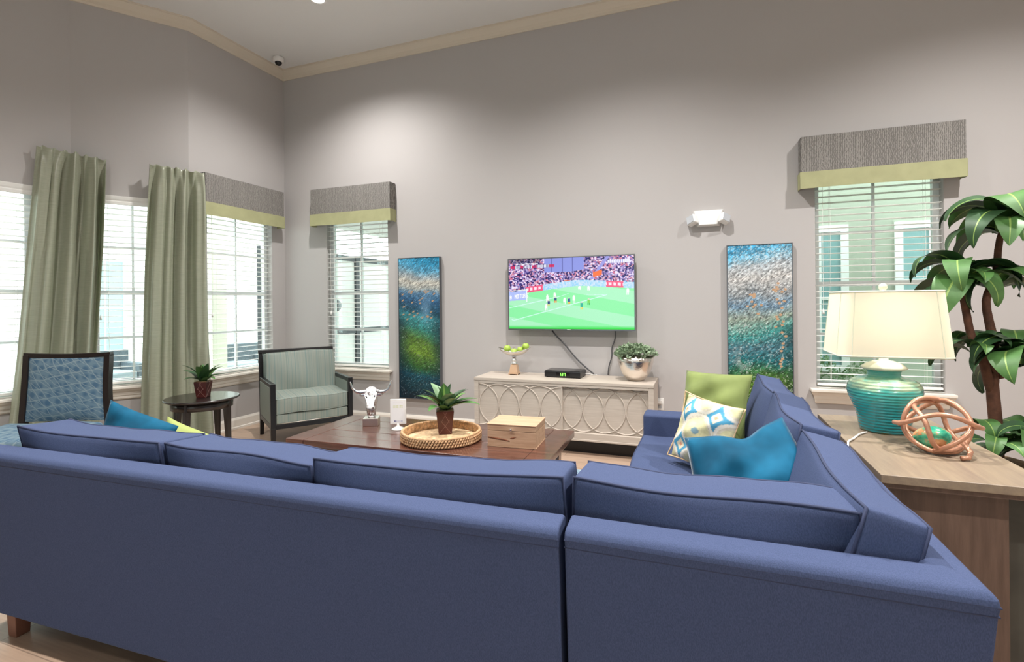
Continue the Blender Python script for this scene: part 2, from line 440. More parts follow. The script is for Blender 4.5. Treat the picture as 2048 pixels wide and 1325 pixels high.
def srgb(a):
    a = np.clip(np.asarray(a, float), 0, 1); return np.where(a <= 0.04045, a / 12.92, ((a + 0.055) / 1.055) ** 2.4)
def vnoise(x, y, seed=0):
    xi, yi = np.floor(x).astype(int), np.floor(y).astype(int); fx, fy = x - xi, y - yi
    fx, fy = fx * fx * (3 - 2 * fx), fy * fy * (3 - 2 * fy)
    def hsh(a, b):
        n = (a * 374761393 + b * 668265263 + seed * 1442695041) & 0x7fffffff
        n = ((n ^ (n >> 13)) * 1274126177) & 0x7fffffff
        return ((n ^ (n >> 16)) & 0xffff) / 65535.0
    return (hsh(xi, yi) * (1 - fx) + hsh(xi + 1, yi) * fx) * (1 - fy) + (hsh(xi, yi + 1) * (1 - fx) + hsh(xi + 1, yi + 1) * fx) * fy
def fbm(x, y, seed=0, o=4): return sum(vnoise(x * 2 ** i, y * 2 ** i, seed + i) * 0.5 ** i for i in range(o)) / sum(0.5 ** i for i in range(o))
def picture(name, mat, parent, w, h, nx, ny, fn, y=0.0, relief=None, x0=0.0, z0=0.0, skip_norm=True):
    """flat printed picture in local x-z plane facing -y; fn(u, v) -> rgb (sRGB), u right, v up"""
    us, vs_ = np.meshgrid(np.linspace(0, 1, nx + 1), np.linspace(0, 1, ny + 1)); u, v = us.ravel(), vs_.ravel()
    col = fn(u, v); yy = np.full_like(u, y)
    if relief is not None: yy = yy - relief(u, v, col)
    verts = np.stack([x0 + u * w, yy, z0 + v * h], 1)
    idx = np.arange((nx + 1) * (ny + 1)).reshape(ny + 1, nx + 1)
    fc = np.stack([idx[:-1, :-1].ravel(), idx[:-1, 1:].ravel(), idx[1:, 1:].ravel(), idx[1:, :-1].ravel()], 1)
    me = bpy.data.meshes.new('picture'); me.from_pydata(verts.tolist(), [], fc.tolist())
    at = me.color_attributes.new('Col', 'FLOAT_COLOR', 'POINT'); out = np.ones((len(u), 4), np.float32); out[:, :3] = srgb(col); at.data.foreach_set('color', out.ravel())
    me.update(); return link(name, me, mat, parent)

# ------------------------------------------------------------------ the room
WY, X1, XR, YF, CZ = 5.2, -5.077, 4.2, -4.5, 4.47
K = (X1, 3.875); AA, AB = R(33.6), R(7.8)
KB = (K[0] - 0.95 * math.sin(AA), K[1] - 0.95 * math.cos(AA))
LB = (KB[1] - YF) / math.cos(AB); EB = (KB[0] - LB * math.sin(AB), YF)
ZS, ZT, TH = 0.655, 2.54, 0.15
def wall(name, org, rot, length, openings=(), ext=(0, 0)):
    xs = sorted({-ext[0], length + ext[1], *[o[0] for o in openings], *[o[1] for o in openings]}); zs = sorted({0, CZ, *[o[2] for o in openings], *[o[3] for o in openings]})
    b = MB()
    inside = lambda x, z: any(o[0] < x < o[1] and o[2] < z < o[3] for o in openings)
    for i in range(len(xs) - 1):
        for j in range(len(zs) - 1):
            x0, x1, z0, z1 = xs[i], xs[i + 1], zs[j], zs[j + 1]
            if inside((x0 + x1) / 2, (z0 + z1) / 2): continue
            b.add([(x0, 0, z0), (x1, 0, z0), (x1, 0, z1), (x0, 0, z1)], [(0, 1, 2, 3)]); b.add([(x0, TH, z0), (x1, TH, z0), (x1, TH, z1), (x0, TH, z1)], [(3, 2, 1, 0)])
    for x0, x1, z0, z1 in openings:
        b.add([(x0, 0, z0), (x0, TH, z0), (x0, TH, z1), (x0, 0, z1)], [(3, 2, 1, 0)]); b.add([(x1, 0, z0), (x1, TH, z0), (x1, TH, z1), (x1, 0, z1)], [(0, 1, 2, 3)])
        b.add([(x0, 0, z0), (x1, 0, z0), (x1, TH, z0), (x0, TH, z0)], [(3, 2, 1, 0)]); b.add([(x0, 0, z1), (x1, 0, z1), (x1, TH, z1), (x0, TH, z1)], [(0, 1, 2, 3)])
    me = bpy.data.meshes.new(name); me.from_pydata(b.v, [], b.f); me.update()
    o = link(name, me, 'wall_paint', None, (org[0], org[1], 0), (0, 0, rot)); return struct(o)
WIN = [  # origin, rotation, local x0, x1
    ((X1, WY), 0.0, -4.41 - X1, -3.50 - X1),
    ((X1, WY), 0.0, 0.977 - X1, 1.912 - X1),
    (K, R(90), 0.205, 1.11),
    (KB, R(90) - AA, 0.15, 0.78),
    (EB, R(90) - AB, LB - 1.19, LB - 0.27)]
wall('wall_back', (X1, WY), 0.0, XR - X1, [(WIN[0][2], WIN[0][3], ZS, ZT), (WIN[1][2], WIN[1][3], ZS, ZT)], ext=(TH, TH))
wall('wall_left', K, R(90), WY - K[1], [(WIN[2][2], WIN[2][3], ZS, ZT)])
wall('wall_left_angled', KB, R(90) - AA, 0.95, [(WIN[3][2], WIN[3][3], ZS, ZT)])
wall('wall_left_near', EB, R(90) - AB, LB, [(WIN[4][2], WIN[4][3], ZS, ZT)])
wall('wall_right', (XR, WY), R(-90), WY - YF)
wall('wall_front', (XR, YF), R(180), XR - EB[0], [(1.2, 3.6, 0.9, 2.3), (5.4, 7.8, 0.9, 2.3)])
for _i, _x in enumerate((1.2, 5.4)):  # unseen windows added behind the camera for cool fill on the sofa back
    w = thing('window_%d' % (_i + 6), '', '', (XR, YF, 0), R(180)); del w['label']; del w['category']; w['kind'] = 'structure'
    for _k in range(3): boxpart('pane', 'glass', w, _x + 0.03 + 0.8 * _k, _x + 0.77 + 0.8 * _k, 0.07, 0.076, 0.94, 2.26)
    for _k in range(4): boxpart('mullion', 'window_white', w, max(_x, _x + 0.8 * _k - 0.03), min(_x + 2.4, _x + 0.8 * _k + 0.03), 0.05, 0.10, 0.9, 2.3)
    for _z in (0.9, 2.26): boxpart('rail', 'window_white', w, _x, _x + 2.4, 0.05, 0.10, _z, _z + 0.04)
struct(boxpart('floor', 'floor_wood', None, -7.0, 4.4, -4.7, 5.4, -0.08, 0.0))
struct(boxpart('ceiling', 'ceiling_paint', None, -7.0, 4.4, -4.7, 5.4, CZ, CZ + 0.1))
ROOM = [(XR, WY), (X1, WY), K, KB, EB, (XR, YF)]
v, f = sweep(ROOM, [(0, 4.365), (0.012, 4.365), (0.018, 4.385), (0.045, 4.402), (0.075, 4.435), (0.085, 4.452), (0.098, 4.455), (0.098, CZ), (0, CZ)], True)
struct(link('trim_1', mk(v, f), 'crown_paint'))
bprof = [(0, 0), (0.022, 0), (0.022, 0.022), (0.014, 0.03), (0.014, 0.105), (0.010, 0.118), (0.006, 0.13), (0, 0.13)]
v, f = sweep([(XR, WY), (X1, WY)], bprof); struct(link('baseboard_back', mk(v, f), 'trim_white'))
v, f = sweep([(X1, WY), K, KB, EB], bprof); struct(link('baseboard_left', mk(v, f), 'trim_white'))

# ---- windows (structure): frame, muntins, panes, sill
BAR = 0.022
def make_window(i, org, rot, x0, x1):
    w = thing('window_%d' % i, '', '', (org[0], org[1], 0), rot); del w['label']; del w['category']; w['kind'] = 'structure'
    b = MB(); fw = 0.045; ya, yb = 0.085, 0.135
    b.box(x0, x0 + fw, ya, yb, ZS, ZT); b.box(x1 - fw, x1, ya, yb, ZS, ZT); b.box(x0 + fw, x1 - fw, ya, yb, ZS, ZS + fw); b.box(x0 + fw, x1 - fw, ya, yb, ZT - fw, ZT)
    b.build('frame', 'window_white', w)
    xm = (x0 + x1) / 2; rows = [ZS + fw, 1.13, 1.58, 2.035, ZT - fw]
    boxpart('mullion', 'window_white', w, xm - BAR / 2, xm + BAR / 2, ya + 0.012, yb - 0.012, ZS + fw, ZT - fw)
    for z in rows[1:-1]:
        t = 0.022 if abs(z - 1.58) < 0.01 else BAR / 2
        boxpart('muntin', 'window_white', w, x0 + fw, x1 - fw, ya + 0.010, yb - 0.010, z - t, z + t)
    for j in range(4):
        for a, c in ((x0 + fw, xm - BAR / 2), (xm + BAR / 2, x1 - fw)):
            boxpart('pane', 'glass', w, a, c, 0.108, 0.112, rows[j] + 0.006, rows[j + 1] - 0.006)
    e = 0.055
    sp = [(-0.075, 0.625), (-0.082, 0.635), (-0.075, 0.647), (0.084, 0.647), (0.084, 0.62), (-0.06, 0.62)]
    b = MB(); k = len(sp)
    for xx, off in ((x0 - e, 0), (x1 + e, 0)): pass
    vs = [(x0 - (e if y < 0 else 0), y, z) for y, z in sp] + [(x1 + (e if y < 0 else 0), y, z) for y, z in sp]
    # stool inside the reveal and its nosing with ears
    b.box(x0 - e, x1 + e, -0.078, 0.0, 0.625, 0.650); b.box(x0, x1, 0.0, 0.085, ZS - 0.03, ZS + 0.002)
    s = b.build('window_sill', 'sill_white', w, bevel=0.004)
    ap = [(0, 0.625), (-0.062, 0.625), (-0.058, 0.607), (-0.036, 0.588), (-0.030, 0.560), (-0.022, 0.552), (-0.020, 0.530), (-0.012, 0.518), (0, 0.518)]
    sh = lambda y: e - 0.005 + (y + 0.062) * -0.75
    vs = [(x0 - sh(y), y, z) for y, z in ap] + [(x1 + sh(y), y, z) for y, z in ap]; k = len(ap)
    fs = [(a, (a + 1) % k, k + (a + 1) % k, k + a) for a in range(k)] + [tuple(range(k))[::-1], tuple(range(k, 2 * k))]
    link('apron', mk(vs, fs), 'sill_white', w)
    return w
for i, a in enumerate(WIN): make_window(i + 1, *a)

# ---- blinds
def make_blind(org, rot, x0, x1, label, cover):
    t = thing('window_blind', label, 'blind', (org[0], org[1], 0), rot, 'horizontal slat blinds in the windows')
    xa, xb = x0 + 0.008, x1 - 0.008
    boxpart('headrail', 'blind_white', t, xa, xb, 0.012, 0.062, 2.475, 2.53)
    if cover:
        p = [(-0.004, 2.452), (-0.012, 2.455), (-0.012, 2.48), (-0.006, 2.49), (-0.012, 2.505), (-0.016, 2.53), (-0.016, 2.538), (0.008, 2.538), (0.008, 2.452)]
        k = len(p); vs = [(xa - 0.004, y, z) for y, z in p] + [(xb + 0.004, y, z) for y, z in p]
        fs = [(a, (a + 1) % k, k + (a + 1) % k, k + a) for a in range(k)] + [tuple(range(k))[::-1], tuple(range(k, 2 * k))]
        link('headrail_cover', mk(vs, fs), 'blind_white', t)
    b = MB(); n = 5; wd = 0.05
    pr = [(-wd / 2 + wd * i / n, 0.003 * math.sin(math.pi * i / n)) for i in range(n + 1)]; pr = pr + [(y, z - 0.0028) for y, z in pr[::-1]]; k = len(pr)
    vs = [(xa, y, z) for y, z in pr] + [(xb, y, z) for y, z in pr]
    me = mk(vs, [(a, (a + 1) % k, k + (a + 1) % k, k + a) for a in range(k)] + [tuple(range(k))[::-1], tuple(range(k, 2 * k))])
    cnt = 31
    for i in range(cnt):
        link('slat', me, 'blind_white', t, (0, 0.038, 0.722 + i * 0.0565), (R(-4), 0, 0))
    boxpart('bottom_rail', 'blind_white', t, xa, xb, 0.014, 0.062, 0.672, 0.694, bevel=0.003)
    for x in (x0 + 0.12, x1 - 0.12):
        for y in (0.0125, 0.0635):
            c = MB(); c.tube([(x, y, 0.69), (x, y, 2.48)], 0.0012, 5); c.build('ladder_cord', 'blind_white', t)
    c = MB(); c.tube([(x0 + 0.06, 0.006, 1.36), (x0 + 0.06, 0.006, 2.48)], 0.0016, 5); c.build('lift_cord', 'blind_white', t)
    c = MB(); c.lathe([(0.004, 0.05), (0.009, 0.02), (0.010, 0.0)], 8, (x0 + 0.06, 0.006, 1.31)); c.build('tassel', 'blind_white', t, smooth=True)
    return t
BL = ['white slat blind in the window left of the tall painting beside the corner', 'white slat blind in the window behind the turquoise lamp and tall plant',
      'white slat blind under the valance between the right sage curtain and the corner', 'white slat blind in the narrow window between the two sage curtains', 'white slat blind at the left edge, left of both sage curtains']
for i, a in enumerate(WIN): make_blind(*a, BL[i], i > 2)

# ---- fabric valances
def make_valance(org, rot, x0, x1, label, left_open=True):
    t = thing('window_valance', label, 'valance', (org[0], org[1], 0), rot, 'grey upholstered valances')
    y0 = -0.125
    b = MB(); b.box(x0, x1, y0, y0 + 0.018, 2.45, 2.875); b.box(x0, x0 + 0.018, y0 + 0.018, -0.002, 2.45, 2.875); b.box(x1 - 0.018, x1, y0 + 0.018, -0.002, 2.45, 2.875); b.box(x0 + 0.018, x1 - 0.018, y0 + 0.018, -0.002, 2.857, 2.875)
    b.build('body', 'valance_grey', t, bevel=0.006)
    b = MB(); e = 0.005; n = 24
    def strip(p0, p1, nrm):
        vs = []
        for i in range(n + 1):
            k = i / n; x = p0[0] + (p1[0] - p0[0]) * k; y = p0[1] + (p1[1] - p0[1]) * k; wv = 0.002 * math.sin(11 * k + p0[0]) 
            for z, o in ((2.418 + 0.003 * math.sin(7 * k + p0[0] * 3), wv), (2.49, wv), (2.562, 0)): vs.append((x + nrm[0] * o, y + nrm[1] * o, z))
        b.add(vs, [(i * 3 + j, (i + 1) * 3 + j, (i + 1) * 3 + j + 1, i * 3 + j + 1) for i in range(n) for j in range(2)])
    strip((x0 - e, y0 - e), (x1 + e, y0 - e), (0, -1)); strip((x0 - e, -0.004), (x0 - e, y0 - e), (-1, 0)); strip((x1 + e, y0 - e), (x1 + e, -0.004), (1, 0))
    o = b.build('trim_band', 'olive_band', t)
    s = o.modifiers.new('thick', 'SOLIDIFY'); s.thickness = 0.003; s.offset = -1
    return t
make_valance((X1, WY), 0, -4.545 - X1, -3.385 - X1, 'grey valance with olive band over the window left of the painting')
make_valance((X1, WY), 0, 0.85 - X1, 2.018 - X1, 'grey valance with olive band above the window behind the lamp')
make_valance(K, R(90), 0.09, 1.19, 'grey valance with olive band on left wall beside the sage curtain')

# ---- curtains
def make_curtain(label, rows, folds, seed):
    t = thing('curtain_panel', label, 'curtain', (0, 0, 0), 0, 'sage green curtains')
    nu, nv = 110, 44; rs = random.Random(seed); ph = [rs.uniform(0, 6.28) for _ in range(5)]; vs = []
    for j in range(nv + 1):
        k = j / nv; q = k * (len(rows) - 1); i0 = min(int(q), len(rows) - 2); fr = q - i0; fr = fr * fr * (3 - 2 * fr)
        a = Vector(rows[i0][0]).lerp(Vector(rows[i0 + 1][0]), fr); b = Vector(rows[i0][1]).lerp(Vector(rows[i0 + 1][1]), fr)
        d = (b - a); nr = Vector((d.y, -d.x, 0)).normalized()
        amp = 0.018 + 0.056 * min(1, k / 0.15)
        for i in range(nu + 1):
            u = i / nu; uu = u + 0.03 * math.sin(2 * math.pi * u + ph[0])
            wv = math.sin(2 * math.pi * folds * uu + ph[1] + 0.5 * math.sin(3 * k + ph[2])) * (0.65 + 0.35 * math.sin(5 * u + ph[4])) + 0.30 * math.sin(2 * math.pi * folds * 1.6 * uu + ph[3] + 2 * k) + 0.10 * math.sin(2 * math.pi * folds * 3.3 * uu + 4 * k)
            wv = math.copysign(abs(wv) ** 0.8, wv)
            gk = max(0, 1 - k / 0.10); wv = wv * (1 - 0.5 * gk) + 0.8 * gk * math.sin(2 * math.pi * 6.5 * uu)
            p = a + d * (u + 0.012 * math.sin(4 * math.pi * folds * u)) + nr * amp * wv
            if j == 0: p.z += 0.012 * math.sin(2 * math.pi * folds * 2 * u + ph[4])
            vs.append(p)
    fs = [(j * (nu + 1) + i, j * (nu + 1) + i + 1, (j + 1) * (nu + 1) + i + 1, (j + 1) * (nu + 1) + i) for j in range(nv) for i in range(nu)]
    o = link('cloth', mk(vs, fs, True), 'sage_silk', t)
    s = o.modifiers.new('thick', 'SOLIDIFY'); s.thickness = 0.003
make_curtain('sage silk curtain at left, hanging behind the blue patterned chair',
             [((-5.57, 2.80, 2.90), (-5.36, 3.25, 2.86)), ((-5.56, 2.72, 1.95), (-5.37, 3.22, 1.95)), ((-5.55, 2.64, 1.0), (-5.36, 3.16, 1.0)), ((-5.52, 2.52, 0.02), (-5.25, 3.12, 0.02))], 3.3, 3)
make_curtain('sage silk curtain next to the grey valance, behind the round table',
             [((-5.16, 3.52, 2.87), (-4.925, 3.935, 2.85)), ((-5.16, 3.47, 1.9), (-4.90, 3.92, 1.9)), ((-5.15, 3.43, 1.0), (-4.86, 3.91, 1.0)), ((-5.12, 3.37, 0.02), (-4.78, 3.90, 0.02))], 2.8, 11)

# ---- ceiling fixtures
def downlight(x, y, label, pw=1.0):
    t = thing('recessed_downlight', label, 'ceiling light', (x, y, CZ), 0, 'recessed downlights')
    b = MB(); b.lathe([(0.062, -0.002), (0.068, -0.006), (0.085, -0.006), (0.09, 0.0), (0.062, 0.0)], 32, cap=False); b.build('trim_ring', 'matte_white', t, smooth=True)
    b = MB(); b.lathe([(0.001, -0.003), (0.062, -0.003), (0.062, 0.0), (0.001, 0.0)], 32, cap=False); b.build('lens', 'lamp_lens', t)
    L = bpy.data.lights.new('downlight_beam', 'SPOT'); L.energy = LAMP_POWER * pw; L.color = (1.0, 0.97, 0.945); L.spot_size = R(140); L.spot_blend = 0.9; L.shadow_soft_size = 0.05
    o = bpy.data.objects.new('downlight_beam', L); COL.objects.link(o); o.parent = t; o.location = (0, 0, -0.02)
DL = [(-3.52, 4.06, 0.9), (-0.7, 3.3, 1.3), (2.2, 3.3, 1.45), (-3.4, 0.9, 1.1), (-0.7, 0.9, 1.0), (2.0, 0.9, 1.0), (-3.5, -1.8, 0.15), (-0.7, -1.8, 0.15), (2.0, -1.8, 0.15)]
for i, (x, y, pw) in enumerate(DL):
    downlight(x, y, 'lit recessed downlight in the ceiling near the dome camera' if i == 0 else 'recessed downlight in the ceiling outside the picture', pw)
t = thing('dome_camera', 'small white security camera with black dome at the ceiling corner', 'camera', (-4.80, 4.84, CZ))
b = MB(); b.lathe([(0.05, 0.0), (0.062, -0.01), (0.062, -0.05), (0.052, -0.062), (0.04, -0.062)], 28); b.build('housing', 'matte_white', t, smooth=True)
b = MB(); b.lathe([(0.042, -0.058), (0.040, -0.075), (0.030, -0.092), (0.012, -0.101), (0.001, -0.102)], 28); b.build('dome', 'dome_black', t, smooth=True)

# ------------------------------------------------------------------ things on the TV wall
t = thing('television', 'wall-mounted flat television showing a football match above the console', 'television', (-1.928, WY - 0.09, 1.15), R(0.0))
TW, THh = 1.335, 0.757
b = MB(); b.box(0, TW, 0.0, 0.035, 0, THh); b.build('casing', 'tv_black', t, bevel=0.004)
b = MB(); e = 0.008
b.box(-0.002, e, -0.004, 0.01, -0.002, THh + 0.002); b.box(TW - e, TW + 0.002, -0.004, 0.01, -0.002, THh + 0.002); b.box(e, TW - e, -0.004, 0.01, THh - e, THh + 0.002); b.box(e, TW - e, -0.004, 0.01, -0.002, 0.012)
b.build('bezel', 'tv_silver', t)
boxpart('wall_mount', 'black_plastic', t, 0.45, 0.9, 0.035, 0.088, 0.2, 0.55)
boxpart('badge', 'matte_white', t, 0.645, 0.685, -0.005, -0.003, 0.003, 0.008)
FONT = {'A': ['010', '101', '111', '101', '101'], 'M': ['101', '111', '111', '101', '101'], 'O': ['111', '101', '101', '101', '111'], 'T': ['111', '010', '010', '010', '010'], 'R': ['110', '101', '110', '101', '101'], 'S': ['011', '100', '010', '001', '110'], 'N': ['101', '111', '111', '111', '101'], '-': ['000', '000', '111', '000', '000'], '1': ['010', '110', '010', '010', '111'], '0': ['111', '101', '101', '101', '111']}
def tv_fn(u, v):
    n = len(u); c = np.zeros((n, 3))
    horizon = 0.485 + 0.115 * np.clip(u / 0.55, 0, 1) - 0.045 * np.clip((u - 0.62) / 0.38, 0, 1)  # foot of the ad boards
    horizon = np.where(u < 0.15, 0.40 + 0.12 * u, horizon)
    grass_b = 0.5 + 0.5 * np.sign(np.sin((v * 2.6 + u * 0.9) * 7.0))
    base = np.stack([0.56 + 0.12 * grass_b, 0.96 + 0 * u, 0.66 + 0.11 * grass_b], 1)
    dk = np.clip((0.05 - v) / 0.05, 0, 1)[:, None]; base = base * (1 - dk) + np.array([0.1, 0.85, 0.2]) * dk
    c[:] = base
    # crowd
    a = vnoise(u * 105 + v * 12, v * 66, 3); bb = vnoise(u * 85 + 7, v * 56, 9); d = vnoise(u * 60, v * 40, 21)
    crowd = np.stack([0.25 + 0.65 * np.clip(a * 1.2 - 0.1, 0, 1), 0.20 + 0.66 * np.clip(a * 1.1 - 0.1, 0, 1), 0.50 + 0.50 * np.clip(a, 0, 1)], 1)
    red = (bb > 0.58) & (a > 0.35); crowd[red] = np.stack([0.85 + 0 * a[red], 0.35 + 0.4 * d[red], 0.50 + 0.3 * d[red]], 1)
    drk = a < 0.33; crowd[drk] = np.stack([0.12 + 0 * a[drk], 0.08 + 0 * a[drk], 0.30 + 0.15 * d[drk]], 1)
    wht = a > 0.72; crowd[wht] = [0.95, 0.90, 1.0]
    up = v > horizon + 0.085; c[up] = crowd[up]
    # grey-blue concourse panel
    pan = (u > 0.30) & (u < 0.62) & (v > 0.80 + 0.25 * np.clip(u - 0.5, 0, 1)) ; c[pan] = [0.56, 0.60, 0.90]
    for s in (0.36, 0.45, 0.53): c[pan & (abs(u - s) < 0.004)] = [0.42, 0.44, 0.72]
    # stair aisle
    st = (v > horizon + 0.1) & (abs((u - 0.68) - (v - 0.70) * 0.42) < 0.014); c[st] = [0.62, 0.62, 0.9]
    og = (abs(u - 0.725) < 0.035) & (abs(v - 0.765 - (u - 0.72) * 0.5) < 0.035); c[og] = [0.98, 0.45, 0.2]
    og = (abs(u - 0.485) < 0.028 - 0.6 * (0.68 - v)) & (v > 0.625) & (v < 0.685); c[og] = [0.95, 0.45, 0.25]
    # ad boards
    ab = (v > horizon) & (v <= horizon + 0.085); c[ab] = np.stack([0.55 + 0.35 * a[ab], 0.82 + 0.1 * a[ab], 0.98 + 0 * a[ab]], 1)
    rd = ab & (((u > 0.13) & (u < 0.29)) | ((u > 0.79) & (u < 0.92))); c[rd] = [0.96, 0.35, 0.52]
    sq = rd & (abs(np.sin(u * 90)) > 0.6) & (v > horizon + 0.025) & (v < horizon + 0.065); c[sq] = [1, 0.9, 0.95]
    lb = (u < 0.15) & (v > horizon) & (v < horizon + 0.13); c[lb] = [0.70, 0.76, 0.98]
    def text(s, x0, y0, ch, colr, slope=0.0):
        cw = ch * 0.6 * (THh / TW)
        for k, g in enumerate(s):
            if g not in FONT: continue
            gx = (u - x0 - k * cw) / (cw * 0.82); gy = (v - y0 - (u - x0) * slope) / ch
            ins = (gx >= 0) & (gx < 1) & (gy >= 0) & (gy < 1)
            ix = np.clip((gx * 3).astype(int), 0, 2); iy = np.clip(((1 - gy) * 5).astype(int), 0, 4)
            bits = np.array([[int(q) for q in row] for row in FONT[g]]); c[ins & (bits[iy, ix] == 1)] = colr
    text('A MOTORS', 0.008, 0.425, 0.06, [1, 1, 1], 0.16)
    # goal
    c[(abs(u - 0.152) < 0.004) & (v > 0.385) & (v < 0.565)] = [0.95, 1, 1]; c[(u < 0.152) & (abs(v - 0.545 - u * 0.1) < 0.006)] = [0.95, 1, 1]
    # pitch lines
    def line(x0, y0, x1, y1, w=0.005):
        k = np.clip(((u - x0) / (x1 - x0)), 0, 1); on = (u > x0) & (u < x1) & (abs(v - (y0 + (y1 - y0) * k)) < w); c[on] = [0.85, 1, 0.97]
    line(0.0, 0.30, 0.42, 0.455); line(0.03, 0.115, 0.80, 0.475); line(0.02, 0.135, 0.05, 0.11); line(0.62, 0.485, 0.80, 0.470, 0.003); line(0.42, 0.455, 0.50, 0.50, 0.003)
    # players
    for px, py, ph, cl, leg in [(0.325, 0.385, 0.10, (1, 1, 1), None), (0.335, 0.32, 0.09, (0.15, 0.25, 0.5), (0.9, 0.8, 0.3)), (0.315, 0.26, 0.09, (1, 1, 1), None), (0.385, 0.43, 0.08, (1, 1, 1), None), (0.392, 0.37, 0.08, (0.15, 0.3, 0.5), (0.95, 0.6, 0.3)),
                                (0.465, 0.345, 0.09, (1, 1, 1), None), (0.50, 0.35, 0.09, (0.15, 0.35, 0.6), (0.95, 0.7, 0.3)), (0.54, 0.36, 0.11, (1, 1, 1), None), (0.60, 0.27, 0.11, (0.1, 0.7, 0.6), (0.95, 0.85, 0.3)), (0.655, 0.335, 0.09, (0.5, 0.85, 0.3), (0.2, 0.75, 0.3)), (0.655, 0.535, 0.06, (1, 1, 1), None), (0.585, 0.545, 0.05, (1, 1, 1), None), (0.952, 0.47, 0.085, (1, 1, 1), None)]:
        du = (u - px) / 0.010; dv = (v - py) / ph
        c[(abs(du) < 1) & (dv > 0.35) & (dv < 0.85)] = cl; c[(du ** 2 + ((v - py - ph * 0.93) / 0.012) ** 2) < 0.6] = (0.9, 0.85, 0.8) if leg else cl
        c[(abs(abs(du) - 0.55) < 0.35) & (dv > 0) & (dv <= 0.35)] = leg or cl
    # score graphics
    c[(u < 0.27) & (v > 0.945)] = c[(u < 0.27) & (v > 0.945)] * 0.7
    sb = (u > 0.015) & (u < 0.385) & (v > 0.865 + 0.03 * u) & (v < 0.905 + 0.03 * u); c[sb] = [0.92, 0.92, 0.98]
    for s0, s1 in ((0.015, 0.055), (0.10, 0.13), (0.20, 0.24), (0.34, 0.385)): c[sb & (u > s0) & (u < s1)] = [0.93, 0.15, 0.35]
    c[sb & (abs(np.sin(u * 260)) > 0.86)] = [0.2, 0.2, 0.5]
    hb = (u > 0.07) & (u < 0.25) & (v > 0.925) & (v < 0.938 + 0.01 * u) & (abs(np.sin(u * 300)) > 0.3); c[hb] = [1, 1, 1]
    lg = (u > 0.80) & (u < 0.97) & (v > 0.905) & (v < 0.95); c[lg] = np.where((abs(np.sin(u[lg] * 230)) > 0.35)[:, None], [0.96, 0.96, 1.0], [0.6, 0.6, 0.9])
    return c
picture('screen', 'tv_picture', t, TW - 2 * e, THh - e - 0.012, 360, 204, tv_fn, y=-0.001, x0=e, z0=0.012)

def fbm_dir(u, v, sx, sy, ang, seed):
    ca, sa = math.cos(ang), math.sin(ang); return fbm((u * ca + v * sa) * sx, (-u * sa + v * ca) * sy, seed, 4)
def gradient(v, stops):
    ps = [s[0] for s in stops]; return np.stack([np.interp(v, ps, [int(s[1][1 + 2 * i:3 + 2 * i], 16) / 255 for s in stops]) for i in range(3)], 1)
DOT = random.Random(5)
def paint_left(u, v):
    w = v + 0.10 * (fbm(u * 2.2, v * 5, 4) - 0.5) + 0.05 * (u - 0.5)
    c = gradient(w, [(0, '#0b2430'), (0.08, '#123a44'), (0.17, '#0e4a5a'), (0.24, '#2f5a2c'), (0.32, '#66862c'), (0.42, '#52742f'), (0.50, '#2f7770'), (0.57, '#3d8d93'), (0.62, '#1d4a5f'), (0.70, '#27557a'), (0.76, '#4f7898'), (0.80, '#a3a8a4'), (0.845, '#b9b6ab'), (0.88, '#9aa6ab'), (0.93, '#5a9dbd'), (1, '#2b87ae')])
    st = fbm_dir(u * 0.55, v * 1.65, 40, 120, 0.6, 12); c = c * (0.45 + 1.05 * st[:, None])
    edge = np.clip((abs(u - 0.52) - 0.20) * 3.0, 0, 1) * np.clip((0.66 - v) * 8, 0, 1); c = c * (1 - 0.75 * edge[:, None]) + np.array([0.03, 0.14, 0.20]) * 0.75 * edge[:, None]
    pal = np.exp(-((u - 0.66) / 0.13) ** 2) * np.exp(-((v - 0.64) / 0.09) ** 2); c = c * (1 - 0.6 * pal[:, None]) + np.array([0.50, 0.66, 0.78]) * 0.6 * pal[:, None]
    sp = (vnoise(u * 60, v * 190, 33) > 0.86); c[sp] = c[sp] * 0.6 + 0.36
    for i in range(26):
        a = 0.10 + 0.78 * DOT.random(); b2 = 0.55 + 0.22 * DOT.random(); d = ((u - a) / 0.030) ** 2 + ((v - b2 - (u - a) * 0.12) / 0.0055) ** 2; c[d < 1] = [0.70, 0.57, 0.45]
    return np.clip(c, 0, 1)
